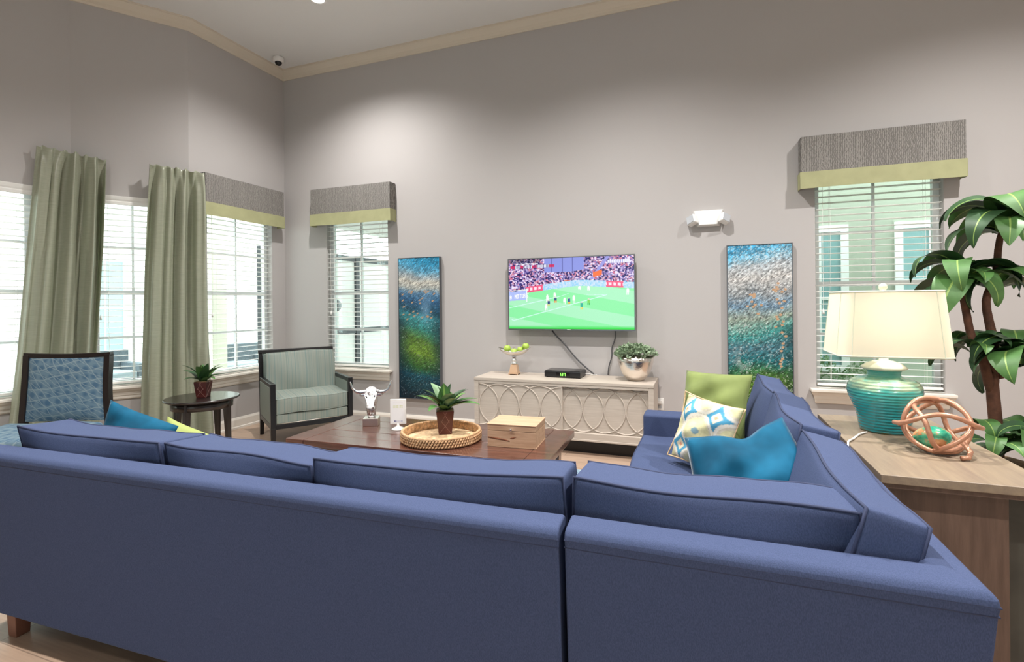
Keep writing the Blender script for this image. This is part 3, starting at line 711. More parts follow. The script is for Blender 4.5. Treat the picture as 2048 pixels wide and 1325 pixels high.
def paint_right(u, v):
    w = v + 0.12 * (fbm(u * 2.5, v * 6, 14) - 0.5) - 0.05 * (u - 0.5)
    c = gradient(w, [(0, '#0d2422'), (0.10, '#1c3a1c'), (0.20, '#557325'), (0.27, '#3f6e38'), (0.34, '#216a70'), (0.42, '#44717e'), (0.50, '#3f8d88'), (0.58, '#8f9d90'), (0.65, '#6c8ba2'), (0.72, '#8d9498'), (0.80, '#b9b7b4'), (0.87, '#a9b4bb'), (0.93, '#6faecb'), (1, '#3b97c2')])
    st = fbm_dir(u * 0.55, v * 1.5, 40, 110, 0.7, 42); c = c * (0.35 + 1.2 * st[:, None])
    edge = np.clip((u - 0.74) * 3.2, 0, 1) * (v < 0.55); c = c * (1 - 0.55 * edge[:, None]) + np.array([0.04, 0.17, 0.18]) * 0.55 * edge[:, None]
    ls = np.clip(0.8 - ((u - 0.2) / 0.22) ** 2 - ((v - 0.33) / 0.12) ** 2, 0, 1) * (fbm(u * 12, v * 30, 77) > 0.5); c = c * (1 - 0.7 * ls[:, None]) + np.array([0.66, 0.68, 0.68]) * 0.7 * ls[:, None]
    sp = (vnoise(u * 66, v * 180, 53) > 0.78 - 0.10 * (v > 0.72)); c[sp] = c[sp] * 0.5 + 0.46
    for i in range(44):
        a = 0.90 - 0.16 * DOT.random() - (0.5 * DOT.random() if i % 3 == 0 else 0); b2 = 0.12 + 0.66 * DOT.random()
        if i % 3 == 0: b2 = 0.56 + 0.2 * DOT.random()
        d = ((u - a) / 0.024) ** 2 + ((v - b2) / 0.0065) ** 2; c[d < 1] = [0.74, 0.60, 0.47]
    return np.clip(c, 0, 1)
def make_painting(x0, x1, z0, z1, fn, label, ny):
    t = thing('canvas_painting', label, 'painting', (x0, WY - 0.045, z0)); w, h = x1 - x0, z1 - z0
    boxpart('stretcher', 'ext_dark', t, 0.0, w, 0.002, 0.043, 0, h)
    nx = int(ny * w / h)
    picture('canvas', 'painting', t, w, h, nx, ny, fn, y=0.0, relief=lambda u, v, c: 0.004 * fbm_dir(u * w, v * h, 90, 160, 0.6, 5) * np.minimum(1, 40 * np.minimum(np.minimum(u, 1 - u), np.minimum(v, 1 - v))))
    for a, c_ in ((-0.007, 0.0), (w, w + 0.007)): boxpart('frame_edge', 'tv_silver', t, a, c_, -0.004, 0.043, -0.006, h + 0.006)
    for a, c_ in ((-0.006, 0.0), (h, h + 0.006)): boxpart('frame_edge', 'tv_silver', t, 0, w, -0.004, 0.043, a, c_)
make_painting(-3.325, -2.785, 0.335, 1.972, paint_left, 'tall blue and green abstract painting left of the television', 420)
make_painting(0.25, 0.785, 0.335, 1.950, paint_right, 'tall abstract painting right of the television, grey-white band above green', 420)

# emergency light
t = thing('emergency_light', 'white emergency light with two square lamp heads high on wall', 'emergency light', (0.085, WY, 2.22))
b = MB(); vs = [(-0.140, 0, 0.085), (0.140, 0, 0.085), (0.105, 0, -0.072), (-0.105, 0, -0.072), (-0.130, -0.035, 0.080), (0.130, -0.035, 0.080), (0.080, -0.055, -0.060), (-0.080, -0.055, -0.060)]
b.add(vs, [(0, 1, 2, 3), (4, 7, 6, 5), (0, 4, 5, 1), (1, 5, 6, 2), (2, 6, 7, 3), (3, 7, 4, 0)]); b.build('housing', 'matte_white', t, bevel=0.006)
for s in (-1, 1):
    h = boxpart('lamp_head', 'matte_white', t, -0.045, 0.045, -0.03, 0.03, -0.045, 0.045, bevel=0.01, loc=(s * 0.142, -0.058, -0.012), rot=(R(-14), R(22 * s), R(34 * s)))
    boxpart('lens', 'lens_clear', h, -0.037, 0.037, -0.034, -0.028, -0.037, 0.037)
# outlet
t = thing('wall_outlet', 'white outlet plate on the wall right of the console', 'outlet', (-0.374, WY, 0.425))
boxpart('plate', 'matte_white', t, -0.037, 0.037, -0.006, 0, -0.06, 0.06, bevel=0.002); boxpart('plug', 'matte_white', t, -0.02, 0.02, -0.03, -0.006, 0.005, 0.04, bevel=0.003); boxpart('socket', 'lens_clear', t, -0.015, 0.015, -0.008, -0.006, -0.04, -0.012)
# TV cords
def cord(name, label, pts, r, mat='cord_grey'):
    pp = [Vector(p) for p in pts]; out = []
    for i in range(len(pp) - 1):
        p0, p1, p2, p3 = pp[max(i - 1, 0)], pp[i], pp[i + 1], pp[min(i + 2, len(pp) - 1)]
        for k in range(8):
            s = k / 8; out.append(0.5 * ((2 * p1) + (p2 - p0) * s + (2 * p0 - 5 * p1 + 4 * p2 - p3) * s * s + (3 * p1 - p0 - 3 * p2 + p3) * s ** 3))
    out.append(pp[-1]); b = MB(); b.tube(out, r, 8); return tag(b.build(name, mat, None, smooth=True), label, 'cord')
cord('power_cable', 'grey cable slanting from the television down to the cable box', [(-1.46, 5.165, 1.143), (-1.42, 5.17, 1.09), (-1.33, 5.175, 1.00), (-1.20, 5.175, 0.85), (-1.08, 5.170, 0.745), (-1.02, 5.165, 0.702)], 0.0075)
cord('power_cable', 'thin dark cable hanging straight down beside the silver planter', [(-0.80, 5.165, 1.143), (-0.805, 5.172, 1.06), (-0.835, 5.175, 0.97), (-0.84, 5.175, 0.88), (-0.868, 5.172, 0.78), (-0.876, 5.165, 0.697)], 0.006)

# ------------------------------------------------------------------ sectional sofa
BACK = [(0.06, 0.13), (0.048, 0.13), (0.004, 0.785), (0.0, 0.81), (0.006, 0.826), (0.022, 0.835), (0.085, 0.842), (0.100, 0.834), (0.108, 0.815), (0.165, 0.32), (0.165, 0.13)]
def back_sweep(name, parent, path):   # interior lies to the left of travel
    v, f = sweep(path, BACK); o = link(name, mk(v, f), 'navy', parent)
    b = o.modifiers.new('bevel', 'BEVEL'); b.width = 0.008; b.segments = 2; b.limit_method = 'ANGLE'; b.angle_limit = R(28)
    o.data.polygons.foreach_set('use_smooth', [True] * len(o.data.polygons)); w = o.modifiers.new('wn', 'WEIGHTED_NORMAL')
    # top band in the lighter lit cloth is the same cloth; a welt runs along its outer edge
    for off, z in ((0.003, 0.806), (0.005, 0.786)):
        v, f = sweep(path, [(off + 0.0022 * math.cos(a), z + 0.0022 * math.sin(a)) for a in [2 * math.pi * k / 6 for k in range(6)]]); link('welt', mk(v, f, True), 'navy_piping', o)
    return o
def leg(parent, x, y):
    b = MB(); b.frustum((x, y, 0), (0.026, 0.026), (x, y, 0.135), (0.032, 0.032)); b.build('leg', 'leg_brown', parent, bevel=0.003)

s1 = thing('sofa_section', 'long navy sofa section, back to the viewer, at the left', 'sofa', (-0.352, 1.304, 0), R(1.85), 'navy sectional sofa')
L1 = 2.66
back_sweep('back', s1, [(-L1, 0), (-0.006, 0)])
boxpart('base', 'navy', s1, -L1 + 0.01, -0.012, 0.165, 0.93, 0.13, 0.30, bevel=0.02)
CX1 = [(-2.50, -1.63), (-1.625, -0.905), (-0.895, -0.02)]
for i, (a, c) in enumerate(CX1):
    box_cushion('seat_cushion', 'navy', 'navy_piping', s1, c - a - 0.006, 0.16, 0.76, ((a + c) / 2, 0.575, 0.375), (R(90), 0, 0), bulge=0.012, seed=i)
HB = [0.485, 0.475, 0.495]
for i, (a, c) in enumerate(CX1):
    box_cushion('back_cushion', 'navy', 'navy_piping', s1, c - a - 0.004, 0.205, HB[i], ((a + c) / 2, 0.268, 0.445 + HB[i] / 2), (R(9), R((0.6, 1.6, -0.6)[i]), R((0, -1.0, 1.2)[i])), bulge=0.05, tb=0.008, slump=(0.016, 0.010, 0.016)[i], seed=20 + i, drop=0.05)
for x, y in ((-2.475, 0.12), (-2.475, 0.86), (-0.12, 0.86), (-0.12, 0.09), (-1.3, 0.09)): leg(s1, x, y)

XO = 0.574
s2 = thing('sofa_section', 'navy corner sofa section running along the wooden sideboard', 'sofa', (0, 1.310, 0), 0, 'navy sectional sofa')
YE = 2.74   # far end in local y
back_sweep('back', s2, [(-0.344, 0), (XO, 0), (XO, YE)])
b = MB(); b.box(-0.340, XO - 0.165, 0.165, 0.93, 0.13, 0.30); b.build('base', 'navy', s2, bevel=0.02)
boxpart('base', 'navy', s2, -0.385, XO - 0.165, 0.932, YE - 0.19, 0.13, 0.30, bevel=0.02)
boxpart('arm', 'navy', s2, -0.40, XO - 0.11, YE - 0.19, YE, 0.13, 0.605, bevel=0.022, bseg=3)
box_cushion('seat_cushion', 'navy', 'navy_piping', s2, 0.735, 0.16, 0.77, (0.03, 0.555, 0.375), (R(90), 0, 0), bulge=0.012, seed=5)
for k, (a, c) in enumerate(((0.94, 1.74), (1.745, 2.55))):
    box_cushion('seat_cushion', 'navy', 'navy_piping', s2, 0.80, 0.16, c - a, (0.0, (a + c) / 2, 0.375), (R(90), 0, 0), bulge=0.014, seed=6 + k)
box_cushion('back_cushion', 'navy', 'navy_piping', s2, 0.715, 0.205, 0.505, (0.005, 0.268, 0.445 + 0.25), (R(9), R(0.5), R(-0.8)), bulge=0.05, tb=0.008, slump=0.01, seed=31, drop=0.045)
for k, (a, c, hh, tl) in enumerate(((0.12, 0.90, 0.50, 13), (0.90, 1.66, 0.515, 11), (1.66, 2.48, 0.50, 13))):
    box_cushion('back_cushion', 'navy', 'navy_piping', s2, c - a - 0.004, 0.14, hh, (XO - 0.200, (a + c) / 2, 0.445 + hh / 2 - 0.006), (R(-tl), 0, R(-90)), bulge=0.05, tb=0.008, slump=0.02, seed=41 + k)
for x, y in ((-0.25, 0.09), (0.48, 0.09), (0.48, 2.6), (-0.32, 2.6), (-0.3, 1.1)): leg(s2, x, y)

# ------------------------------------------------------------------ throw pillows
def pillow(name, label, mat, w, h, t, loc, rot, seed, ear=0.07, sag=0.0, group='throw pillows', flare=0.0):
    o = link(name, pillow_mesh(w, h, t, seed=seed, ear=ear, sag=sag, flare=flare), mat, None, loc, rot); return tag(o, label, 'pillow', group)
pillow('throw_pillow', 'bright blue velvet pillow lying on the corner sofa seat', 'blue_velvet', 0.48, 0.48, 0.22, (0.19, 2.135, 0.722), (R(-30), R(-18), R(2)), 2, 0.08, flare=0.2)
pillow('throw_pillow', 'plain olive green pillow behind the patterned pillow', 'green_pillow', 0.46, 0.50, 0.16, (0.07, 3.38, 0.75), (R(-15), R(-3), R(-36)), 5, 0.06)
pillow('throw_pillow', 'bright blue pillow peeking over the sofa back at left', 'blue_velvet', 0.43, 0.43, 0.14, (-2.81, 1.80, 0.675), (R(-10), R(17), R(8)), 8, 0.07)
pillow('throw_pillow', 'lime green pillow corner showing beside the left blue pillow', 'lime_pillow', 0.38, 0.38, 0.14, (-2.65, 1.975, 0.59), (R(-10), R(17), R(4)), 9, 0.07)
t = thing('throw_pillow', 'cream pillow embroidered with blue diamonds and circles', 'pillow', (0.02, 3.13, 0.675), 0, 'throw pillows')
t.rotation_euler = (R(-18), R(5), R(-42))
def embroid(co):
    x, z = co[:, 0] / 0.21, co[:, 2] / 0.21; n = len(x); c = np.tile(np.array([0.86, 0.83, 0.74]), (n, 1))
    sp = vnoise(x * 30, z * 30, 5); c = c * (0.90 + 0.16 * sp[:, None])
    def ring(cx, cz, r): return np.hypot(x - cx, z - cz) - r
    for cx, cz in ((0, 0), (0, 1), (0, -1), (1, 0), (-1, 0), (1, 1), (-1, -1), (1, -1), (-1, 1)):
        d = ring(cx, cz, 0.46); ins = d < -0.10; c[ins] = c[ins] * 0.55 + np.array([0.82, 0.82, 0.55]) * 0.45
        c[abs(d) < 0.035] = [0.93, 0.91, 0.85]; c[np.hypot(x - cx, z - cz) < 0.09] = [0.50, 0.62, 0.66]
    for cx, cz in ((0.5, 0.5), (-0.5, 0.5), (0.5, -0.5), (-0.5, -0.5)):
        d = abs(x - cx) + abs(z - cz); o = np.minimum(np.minimum(ring(cx - 0.5, cz - 0.5, 0.46), ring(cx + 0.5, cz + 0.5, 0.46)), np.minimum(ring(cx - 0.5, cz + 0.5, 0.46), ring(cx + 0.5, cz - 0.5, 0.46)))
        c[(o > 0.04) & (np.hypot(x - cx, z - cz) < 0.36)] = [0.33, 0.62, 0.75]; c[d < 0.17] = [0.90, 0.86, 0.74]; c[d < 0.06] = [0.87, 0.62, 0.50]
    return srgb(c)
me = pillow_mesh(0.40, 0.40, 0.15, n=70, seed=12, ear=0.08); set_vcol(me, embroid); link('cover', me, 'print_vcol', t)
b = MB(); 
pts = []
for k in range(80):
    a = k / 80 * 4; s = int(a); q = (a - s) * 2 - 1; A, B = ((q, 1), (1, -q), (-q, -1), (-1, q))[s]
    pts.append((0.20 * A * (1 - 0.08 * (1 - B * B) * abs(A)), 0.02 * math.sin(2.2 * A) * abs(B), 0.20 * B * (1 - 0.08 * (1 - A * A) * abs(B))))
b.tube(pts, 0.004, 6, True); b.build('edge_cord', 'rattan_light', t, smooth=True)

# ------------------------------------------------------------------ rug and coffee table
tag(boxpart('area_rug', 'rug_wool', None, -3.3, -0.62, 2.35, 4.25, 0.001, 0.012, bevel=0.004), 'light blue and cream patterned rug under the coffee table', 'rug')
t = thing('coffee_table', 'large dark walnut plank coffee table inside the sectional', 'coffee table', (-1.90, 3.385, 0), R(1.4))
hw, hd, tz = 1.0, 0.415, 0.45
for k in range(5):
    y0 = -hd + k * 2 * hd / 5; boxpart('plank', 'walnut', t, -hw + 0.16, hw - 0.16, y0 + 0.0008, y0 + 2 * hd / 5 - 0.0008, tz - 0.045, tz - 0.0008 * (k % 2), bevel=0.003)
for s in (-1, 1): boxpart('breadboard_end', 'walnut', t, *sorted((s * hw, s * (hw - 0.158))), -hd, hd, tz - 0.045, tz, bevel=0.004)
b = MB(); b.box(-hw + 0.1, hw - 0.1, -hd + 0.08, -hd + 0.105, tz - 0.13, tz - 0.045); b.box(-hw + 0.1, hw - 0.1, hd - 0.105, hd - 0.08, tz - 0.13, tz - 0.045); b.box(-hw + 0.1, -hw + 0.125, -hd + 0.105, hd - 0.105, tz - 0.13, tz - 0.045); b.box(hw - 0.125, hw - 0.1, -hd + 0.105, hd - 0.105, tz - 0.13, tz - 0.045); b.build('apron', 'walnut', t)
for sx in (-1, 1):
    for sy in (-1, 1):
        b = MB(); b.frustum((sx * (hw - 0.13), sy * (hd - 0.11), 0.013), (0.035, 0.035), (sx * (hw - 0.13), sy * (hd - 0.11), tz - 0.045), (0.045, 0.045)); b.build('leg', 'walnut', t, bevel=0.004)

TZ = 0.4505
# longhorn bust
t = thing('longhorn_bust', 'shiny silver longhorn head sculpture on a square base', 'sculpture', (-2.53, 3.50, TZ), R(26))
boxpart('plinth', 'nickel_satin', t, -0.062, 0.062, -0.055, 0.055, 0, 0.062, bevel=0.004)
def blob(rings, seg=18):
    vs = []; fs = []
    for c, rx, ry, tilt in rings:
        for k in range(seg):
            a = 2 * math.pi * k / seg; y = ry * math.sin(a); vs.append((c[0] + rx * math.cos(a), c[1] + y * math.cos(tilt), c[2] + y * math.sin(tilt)))
    for i in range(len(rings) - 1):
        for k in range(seg):
            q = (k + 1) % seg; fs.append((i * seg + k, i * seg + q, (i + 1) * seg + q, (i + 1) * seg + k))
    fs.append(tuple(range(seg))[::-1]); fs.append(tuple((len(rings) - 1) * seg + k for k in range(seg))); return vs, fs
v, f = blob([((0, 0.0, 0.055), 0.034, 0.034, 0), ((0, 0.004, 0.09), 0.036, 0.042, 0.1), ((0, 0.014, 0.14), 0.044, 0.054, 0.2), ((0, 0.018, 0.19), 0.050, 0.060, 0.2), ((0, 0.012, 0.24), 0.050, 0.052, 0.1), ((0, 0.0, 0.275), 0.034, 0.03, 0)])
o = link('neck', mk(v, f, True), 'silver_bull', t); sub = o.modifiers.new('s', 'SUBSURF'); sub.levels = sub.render_levels = 1
v, f = blob([((0, 0.02, 0.296), 0.014, 0.012, 0.9), ((0, 0.002, 0.292), 0.048, 0.032, 0.9), ((0, -0.018, 0.268), 0.054, 0.044, 0.9), ((0, -0.038, 0.236), 0.046, 0.042, 0.85), ((0, -0.056, 0.203), 0.036, 0.034, 0.8), ((0, -0.070, 0.178), 0.034, 0.032, 0.8), ((0, -0.078, 0.163), 0.036, 0.028, 0.8), ((0, -0.082, 0.150), 0.020, 0.016, 0.8)])
o = link('head', mk(v, f, True), 'silver_bull', t); sub = o.modifiers.new('s', 'SUBSURF'); sub.levels = sub.render_levels = 1
for s in (-1, 1):
    b = MB(); P = [(0.03, 0, 0.275), (0.06, 0.0, 0.268), (0.095, -0.004, 0.266), (0.13, -0.008, 0.280), (0.152, -0.010, 0.312), (0.160, -0.012, 0.345), (0.165, -0.016, 0.360)]
    b.tube([(s * x, y, z) for x, y, z in P], [0.020, 0.019, 0.017, 0.014, 0.010, 0.007, 0.004], 12); o = b.build('horn', 'silver_bull', t, smooth=True); sub = o.modifiers.new('s', 'SUBSURF'); sub.levels = sub.render_levels = 1
    b = MB(); b.ball((s * 0.062, -0.008, 0.247), 0.026, 10, 8, (1.2, 0.35, 0.5)); b.build('ear', 'silver_bull', t, smooth=True)
    b = MB(); b.ball((s * 0.034, -0.047, 0.243), 0.006, 8, 6); b.build('eye', 'dome_black', t, smooth=True)
b = MB()
for k in range(14):
    a = -2.6 + k * 0.16; x = 0.036 * math.cos(a * 1.0 + 1.0) ; b.tube([(x * 0.8, -0.045 + 0.005 * (k % 3), 0.16), (x * 0.9, -0.04 + 0.004 * (k % 2), 0.12), (x * 0.5, -0.03, 0.075 + 0.004 * (k % 4))], [0.006, 0.005, 0.002], 6)
o = b.build('beard', 'silver_bull', t, smooth=True); stuff(o)

# sign holder
t = thing('sign_holder', 'small white tabletop sign holder with printed card', 'sign', (-2.236, 3.44, TZ), R(24))
b = MB(); b.lathe([(0.052, 0), (0.052, 0.004), (0.040, 0.012), (0.018, 0.022), (0.012, 0.034), (0.012, 0.05)], 28); b.build('foot', 'matte_white', t, smooth=True)
boxpart('frame', 'matte_white', t, -0.062, 0.062, -0.011, 0.011, 0.042, 0.237, bevel=0.004)
def card(u, v):
    c = np.full((len(u), 3), 0.93); rnd = vnoise(u * 60, v * 3, 2)
    c[(abs(v - 0.90) < 0.006) & (u > 0.1) & (u < 0.9)] = [0.78, 0.72, 0.75]
    for z in (0.70, 0.76): 
        k = (abs(v - z) < 0.018) & (u > 0.14) & (u < 0.9) & (rnd > 0.3); c[k] = [0.80, 0.83, 0.55]
    k = (abs(v - 0.08) < 0.03) & (u > 0.2) & (u < 0.88) & (rnd > 0.35); c[k] = [0.72, 0.72, 0.80]; c[(abs(v - 0.08) < 0.035) & (u > 0.2) & (u < 0.32)] = [0.45, 0.45, 0.58]
    return c
picture('card', 'print_vcol', t, 0.102, 0.175, 60, 100, card, y=-0.0115, x0=-0.051, z0=0.052)

# woven tray
t = thing('woven_tray', 'round woven rattan tray holding a potted plant on coffee table', 'tray', (-1.775, 3.29, TZ))
b = MB(); b.lathe([(0.001, 0.0), (0.262, 0.0), (0.262, 0.014), (0.001, 0.014)], 48, cap=False); b.build('base', 'rattan_light', t)
b = MB(); NS = 84
for k in range(NS):
    for row in range(3):
        a = 2 * math.pi * (k + row * 0.5) / NS; z0 = 0.004 + row * 0.018
        p = [(0.281 * math.cos(a + d), 0.281 * math.sin(a + d), z) for d, z in ((-0.045, z0), (0.0, z0 + 0.012), (0.045, z0 + 0.026))]
        p[1] = (0.288 * math.cos(a), 0.288 * math.sin(a), p[1][2]); b.tube(p, [0.005, 0.009, 0.005], 5)
stuff(b.build('woven_side', 'rattan', t, smooth=True))
b = MB(); b.tube([(0.280 * math.cos(2 * math.pi * k / 60), 0.280 * math.sin(2 * math.pi * k / 60), 0.066) for k in range(60)], 0.011, 8, True); b.build('rim', 'rattan', t, smooth=True)
b = MB(); b.lathe([(0.270, 0.0), (0.270, 0.066), (0.274, 0.066), (0.274, 0.0)], 48, cap=False); b.build('lining', 'rattan', t)

# potted plant helper
def leaf_mesh(L, Wd, arch, fold=0.25, ns=9, stripe=0.16, wavy=0.0, tipw=1.0, seed=0):
    vs = []; fs = []; fm = []; rs = random.Random(seed); ph = rs.uniform(0, 6)
    for i in range(ns + 1):
        s = i / ns; wd = Wd * (math.sin(math.pi * min(1, (0.10 + 0.90 * s) ** 0.75)) ** 0.8) * (1 if s < 0.999 else 0.03) + 0.002
        ang = arch[0] + (arch[1] - arch[0]) * s
        if i == 0: x = z = 0.0
        else: x += L / ns * math.cos(pa); z += L / ns * math.sin(pa)
        pa = ang; nx, nz = -math.sin(ang), math.cos(ang)
        for q in (-1, -stripe, stripe, 1):
            lift = abs(q) * fold * wd + wavy * math.sin(7 * s + ph + q) * abs(q)
            vs.append((x + nx * lift, q * wd, z + nz * lift))
    for i in range(ns):
        for j in range(3): fs.append((i * 4 + j, i * 4 + j + 1, (i + 1) * 4 + j + 1, (i + 1) * 4 + j)); fm.append(1 if j == 1 else 0)
    me = bpy.data.meshes.new('leaf'); me.from_pydata(vs, [], fs); me.polygons.foreach_set('material_index', fm); me.polygons.foreach_set('use_smooth', [True] * len(fs)); me.update(); return me
def square_pot(t, h, r0, r1):
    b = MB(); b.frustum((0, 0, 0), (r0, r0), (0, 0, h), (r1, r1)); b.build('pot', 'maroon_pot', t, bevel=0.004)
    for rot in range(4):
        c = MB()
        for a0, a1 in (((-0.95, 0.03), (0.55, 0.60)), ((-0.55, 0.50), (0.2, 0.97)), ((0.95, 0.03), (-0.55, 0.60)), ((0.55, 0.50), (-0.2, 0.97))):
            P = []
            for k in range(2):
                x, zz = (a0, a1)[k]; r = r0 + (r1 - r0) * zz; P.append((x * r, -r - 0.0006, zz * h))
            c.tube(P, 0.0009, 5)
        c.build('lattice_line', 'pot_line', t, rot=(0, 0, R(90 * rot)))
def small_plant(label, loc, rz, h, r0, r1, ll, mats, seed, n=16):
    t = thing('potted_plant', label, 'plant', loc, rz, 'small potted agaves'); square_pot(t, h, r0, r1); rs = random.Random(seed)
    b = MB(); b.box(-r1 * 0.9, r1 * 0.9, -r1 * 0.9, r1 * 0.9, h - 0.01, h + 0.003); b.build('soil', 'moss', t)
    ms = [leaf_mesh(ll, ll * 0.17, (R(62), R(10)), 0.3, seed=1), leaf_mesh(ll * 0.95, ll * 0.16, (R(38), R(-12)), 0.3, seed=2), leaf_mesh(ll * 0.72, ll * 0.19, (R(80), R(62)), 0.3, seed=3)]
    for i in range(n):
        k = 2 if i > n - 4 else (1 if i % 2 else 0); me = ms[k].copy()
        for q in (mats[i % len(mats)], 'leaf_stripe' if i % 3 == 0 else mats[i % len(mats)]): me.materials.append(MATS[q])
        a = i * 2.399 + rs.uniform(-0.2, 0.2); s = rs.uniform(0.8, 1.1)
        o = link('leaf', me, None, t, (0.012 * math.cos(a), 0.012 * math.sin(a), h - 0.004), (0, R(rs.uniform(-12, 8)), a)); o.scale = (s, s, s)
small_plant('green agave in a tapered maroon pot standing in the woven tray', (-1.80, 3.40, TZ + 0.0145), R(28), 0.175, 0.047, 0.066, 0.28, ['leaf_dark', 'leaf_mid', 'leaf_pale', 'leaf_mid'], 4, 18)

# wooden box
t = thing('wooden_box', 'rough pine box with small silver knob on coffee table', 'box', (-1.385, 3.235, TZ), R(3.5))
bw, bd, bh = 0.345, 0.275, 0.155
boxpart('body', 'pine', t, 0, bw, 0, bd, 0.006, 0.108, bevel=0.002); boxpart('bottom', 'pine', t, -0.002, bw + 0.002, -0.002, bd + 0.002, 0, 0.006)
boxpart('lid', 'pine', t, 0, bw, 0, bd, 0.111, 0.148, bevel=0.002); boxpart('top_panel', 'pine', t, -0.003, bw + 0.003, -0.003, bd + 0.003, 0.148, 0.155, bevel=0.001)
b = MB(); b.lathe([(0.004, 0), (0.004, 0.008), (0.009, 0.012), (0.009, 0.017), (0.004, 0.021)], 14); b.build('knob', 'chrome', t, smooth=True, loc=(bw / 2, 0, 0.122), rot=(R(90), 0, 0))
b = MB(); b.tube([(0.004, 0, 0.062), (0.07, 0, 0.056), (0.125, 0, 0.050), (0.160, 0, 0.042)], [0.004, 0.005, 0.005, 0.003], 6); b.build('bark_streak', 'knot_brown', t, smooth=True)
b = MB(); b.tube([(0.163, 0, 0.06), (0.185, 0, 0.066), (0.208, 0, 0.072)], [0.001, 0.005, 0.001], 6); b.build('wood_knot', 'knot_brown', t, smooth=True)

# ------------------------------------------------------------------ console under the TV
cx0, cx1, cy0, cy1, cz0, cz1 = -2.150, -0.388, 4.685, 5.165, 0.135, 0.69
t = thing('media_console', 'pale limed wood media console with oval lattice sliding doors', 'console', (cx0, cy0, 0)); w = cx1 - cx0; dp = cy1 - cy0
boxpart('top', 'limed', t, 0, w, 0, dp, cz1 - 0.03, cz1, bevel=0.003)
for a in (0.0, w - 0.05): boxpart('side_panel', 'limed', t, a + 0.002, a + 0.048, 0.004, dp, cz0, cz1 - 0.031)
boxpart('top_rail', 'limed', t, 0.05, w - 0.05, 0.004, 0.03, cz1 - 0.055, cz1 - 0.031)
boxpart('bottom_rail', 'limed', t, 0.05, w - 0.05, 0.0, 0.05, cz0, cz0 + 0.075, bevel=0.003); boxpart('bottom_molding', 'limed', t, 0.002, w - 0.002, -0.008, 0.0, cz0 + 0.0, cz0 + 0.018, bevel=0.003)
boxpart('carcass', 'limed', t, 0.05, w - 0.05, 0.06, dp, cz0, cz1 - 0.031)
boxpart('plinth', 'black_wood', t, 0.06, w - 0.06, 0.10, dp - 0.02, 0, cz0)
zA, zB = cz0 + 0.077, cz1 - 0.057
def door(xa, xb, y):
    d = boxpart('sliding_door', 'limed', t, xa, xb, y, y + 0.018, zA, zB)
    n = 4; p = (xb - xa) / n; hz = (zB - zA) / 2 - 0.004; zc = (zA + zB) / 2
    for k in range(n + 1):
        a0, a1 = (0, 360) if 0 < k < n else ((-90, 90) if k == 0 else (90, 270))
        cnt = 48 if a1 - a0 == 360 else 24; pts = [((xa + p * k) + (p - 0.004) * math.cos(R(a0 + (a1 - a0) * i / cnt)), y - 0.002, zc + hz * math.sin(R(a0 + (a1 - a0) * i / cnt))) for i in range(cnt + (a1 - a0 < 360))]
        b = MB(); b.tube(pts, 0.0065, 6, a1 - a0 == 360); b.build('oval_molding', 'limed', d, smooth=True)
    return d
xm = 0.05 + (w - 0.1) * 0.52
door(0.052, xm, 0.012); door(xm - 0.01, w - 0.052, 0.038)
boxpart('door_stile', 'limed', t, xm - 0.012, xm + 0.004, 0.008, 0.03, zA, zB)

CZT = cz1 + 0.0005
t = thing('pedestal_bowl', 'silver boat-shaped bowl on a pedestal, filled with green apples', 'bowl', (-1.82, 4.98, CZT), R(4))
b = MB(); b.box(-0.052, 0.052, -0.052, 0.052, 0.008, 0.022); b.frustum((0, 0, 0.022), (0.045, 0.045), (0, 0, 0.105), (0.032, 0.032)); 
for sx in (-1, 1):
    for sy in (-1, 1): b.box(*sorted((sx * 0.052, sx * 0.036)), *sorted((sy * 0.052, sy * 0.036)), 0, 0.008)
b.build('plinth', 'plinth_wood', t, bevel=0.003)
b = MB(); b.lathe([(0.02, 0.105), (0.034, 0.112), (0.034, 0.122), (0.018, 0.13), (0.026, 0.142), (0.03, 0.152), (0.02, 0.163), (0.016, 0.17), (0.027, 0.183), (0.022, 0.195), (0.012, 0.20)], 20); b.build('stem', 'chrome', t, smooth=True)
vs, fs = [], []; na, nr = 40, 8
for ir in range(nr + 1):
    r = max(0.02, ir / nr)
    for k in range(na):
        a = 2 * math.pi * k / na; x = 0.175 * r * math.cos(a); y = 0.07 * r * math.sin(a); vs.append((x, y, 0.197 + 0.045 * r * r + 0.055 * (abs(math.cos(a)) ** 2) * r ** 3 * 0.8))
for ir in range(nr):
    for k in range(na): q = (k + 1) % na; fs.append((ir * na + k, ir * na + q, (ir + 1) * na + q, (ir + 1) * na + k))
fs.append(tuple(range(na))[::-1]); o = link('bowl', mk(vs, fs, True), 'nickel_satin', t); s = o.modifiers.new('t', 'SOLIDIFY'); s.thickness = 0.004
AP = [(-0.075, 0.0, 0.272, 0.037, 'leftmost and largest green apple in the silver bowl'), (-0.002, -0.005, 0.243, 0.034, 'green apple lying lowest in the silver bowl middle'), (0.066, 0.004, 0.262, 0.034, 'green apple second from the right in the silver bowl'), (0.126, -0.002, 0.297, 0.036, 'rightmost green apple, sitting highest in the silver bowl')]
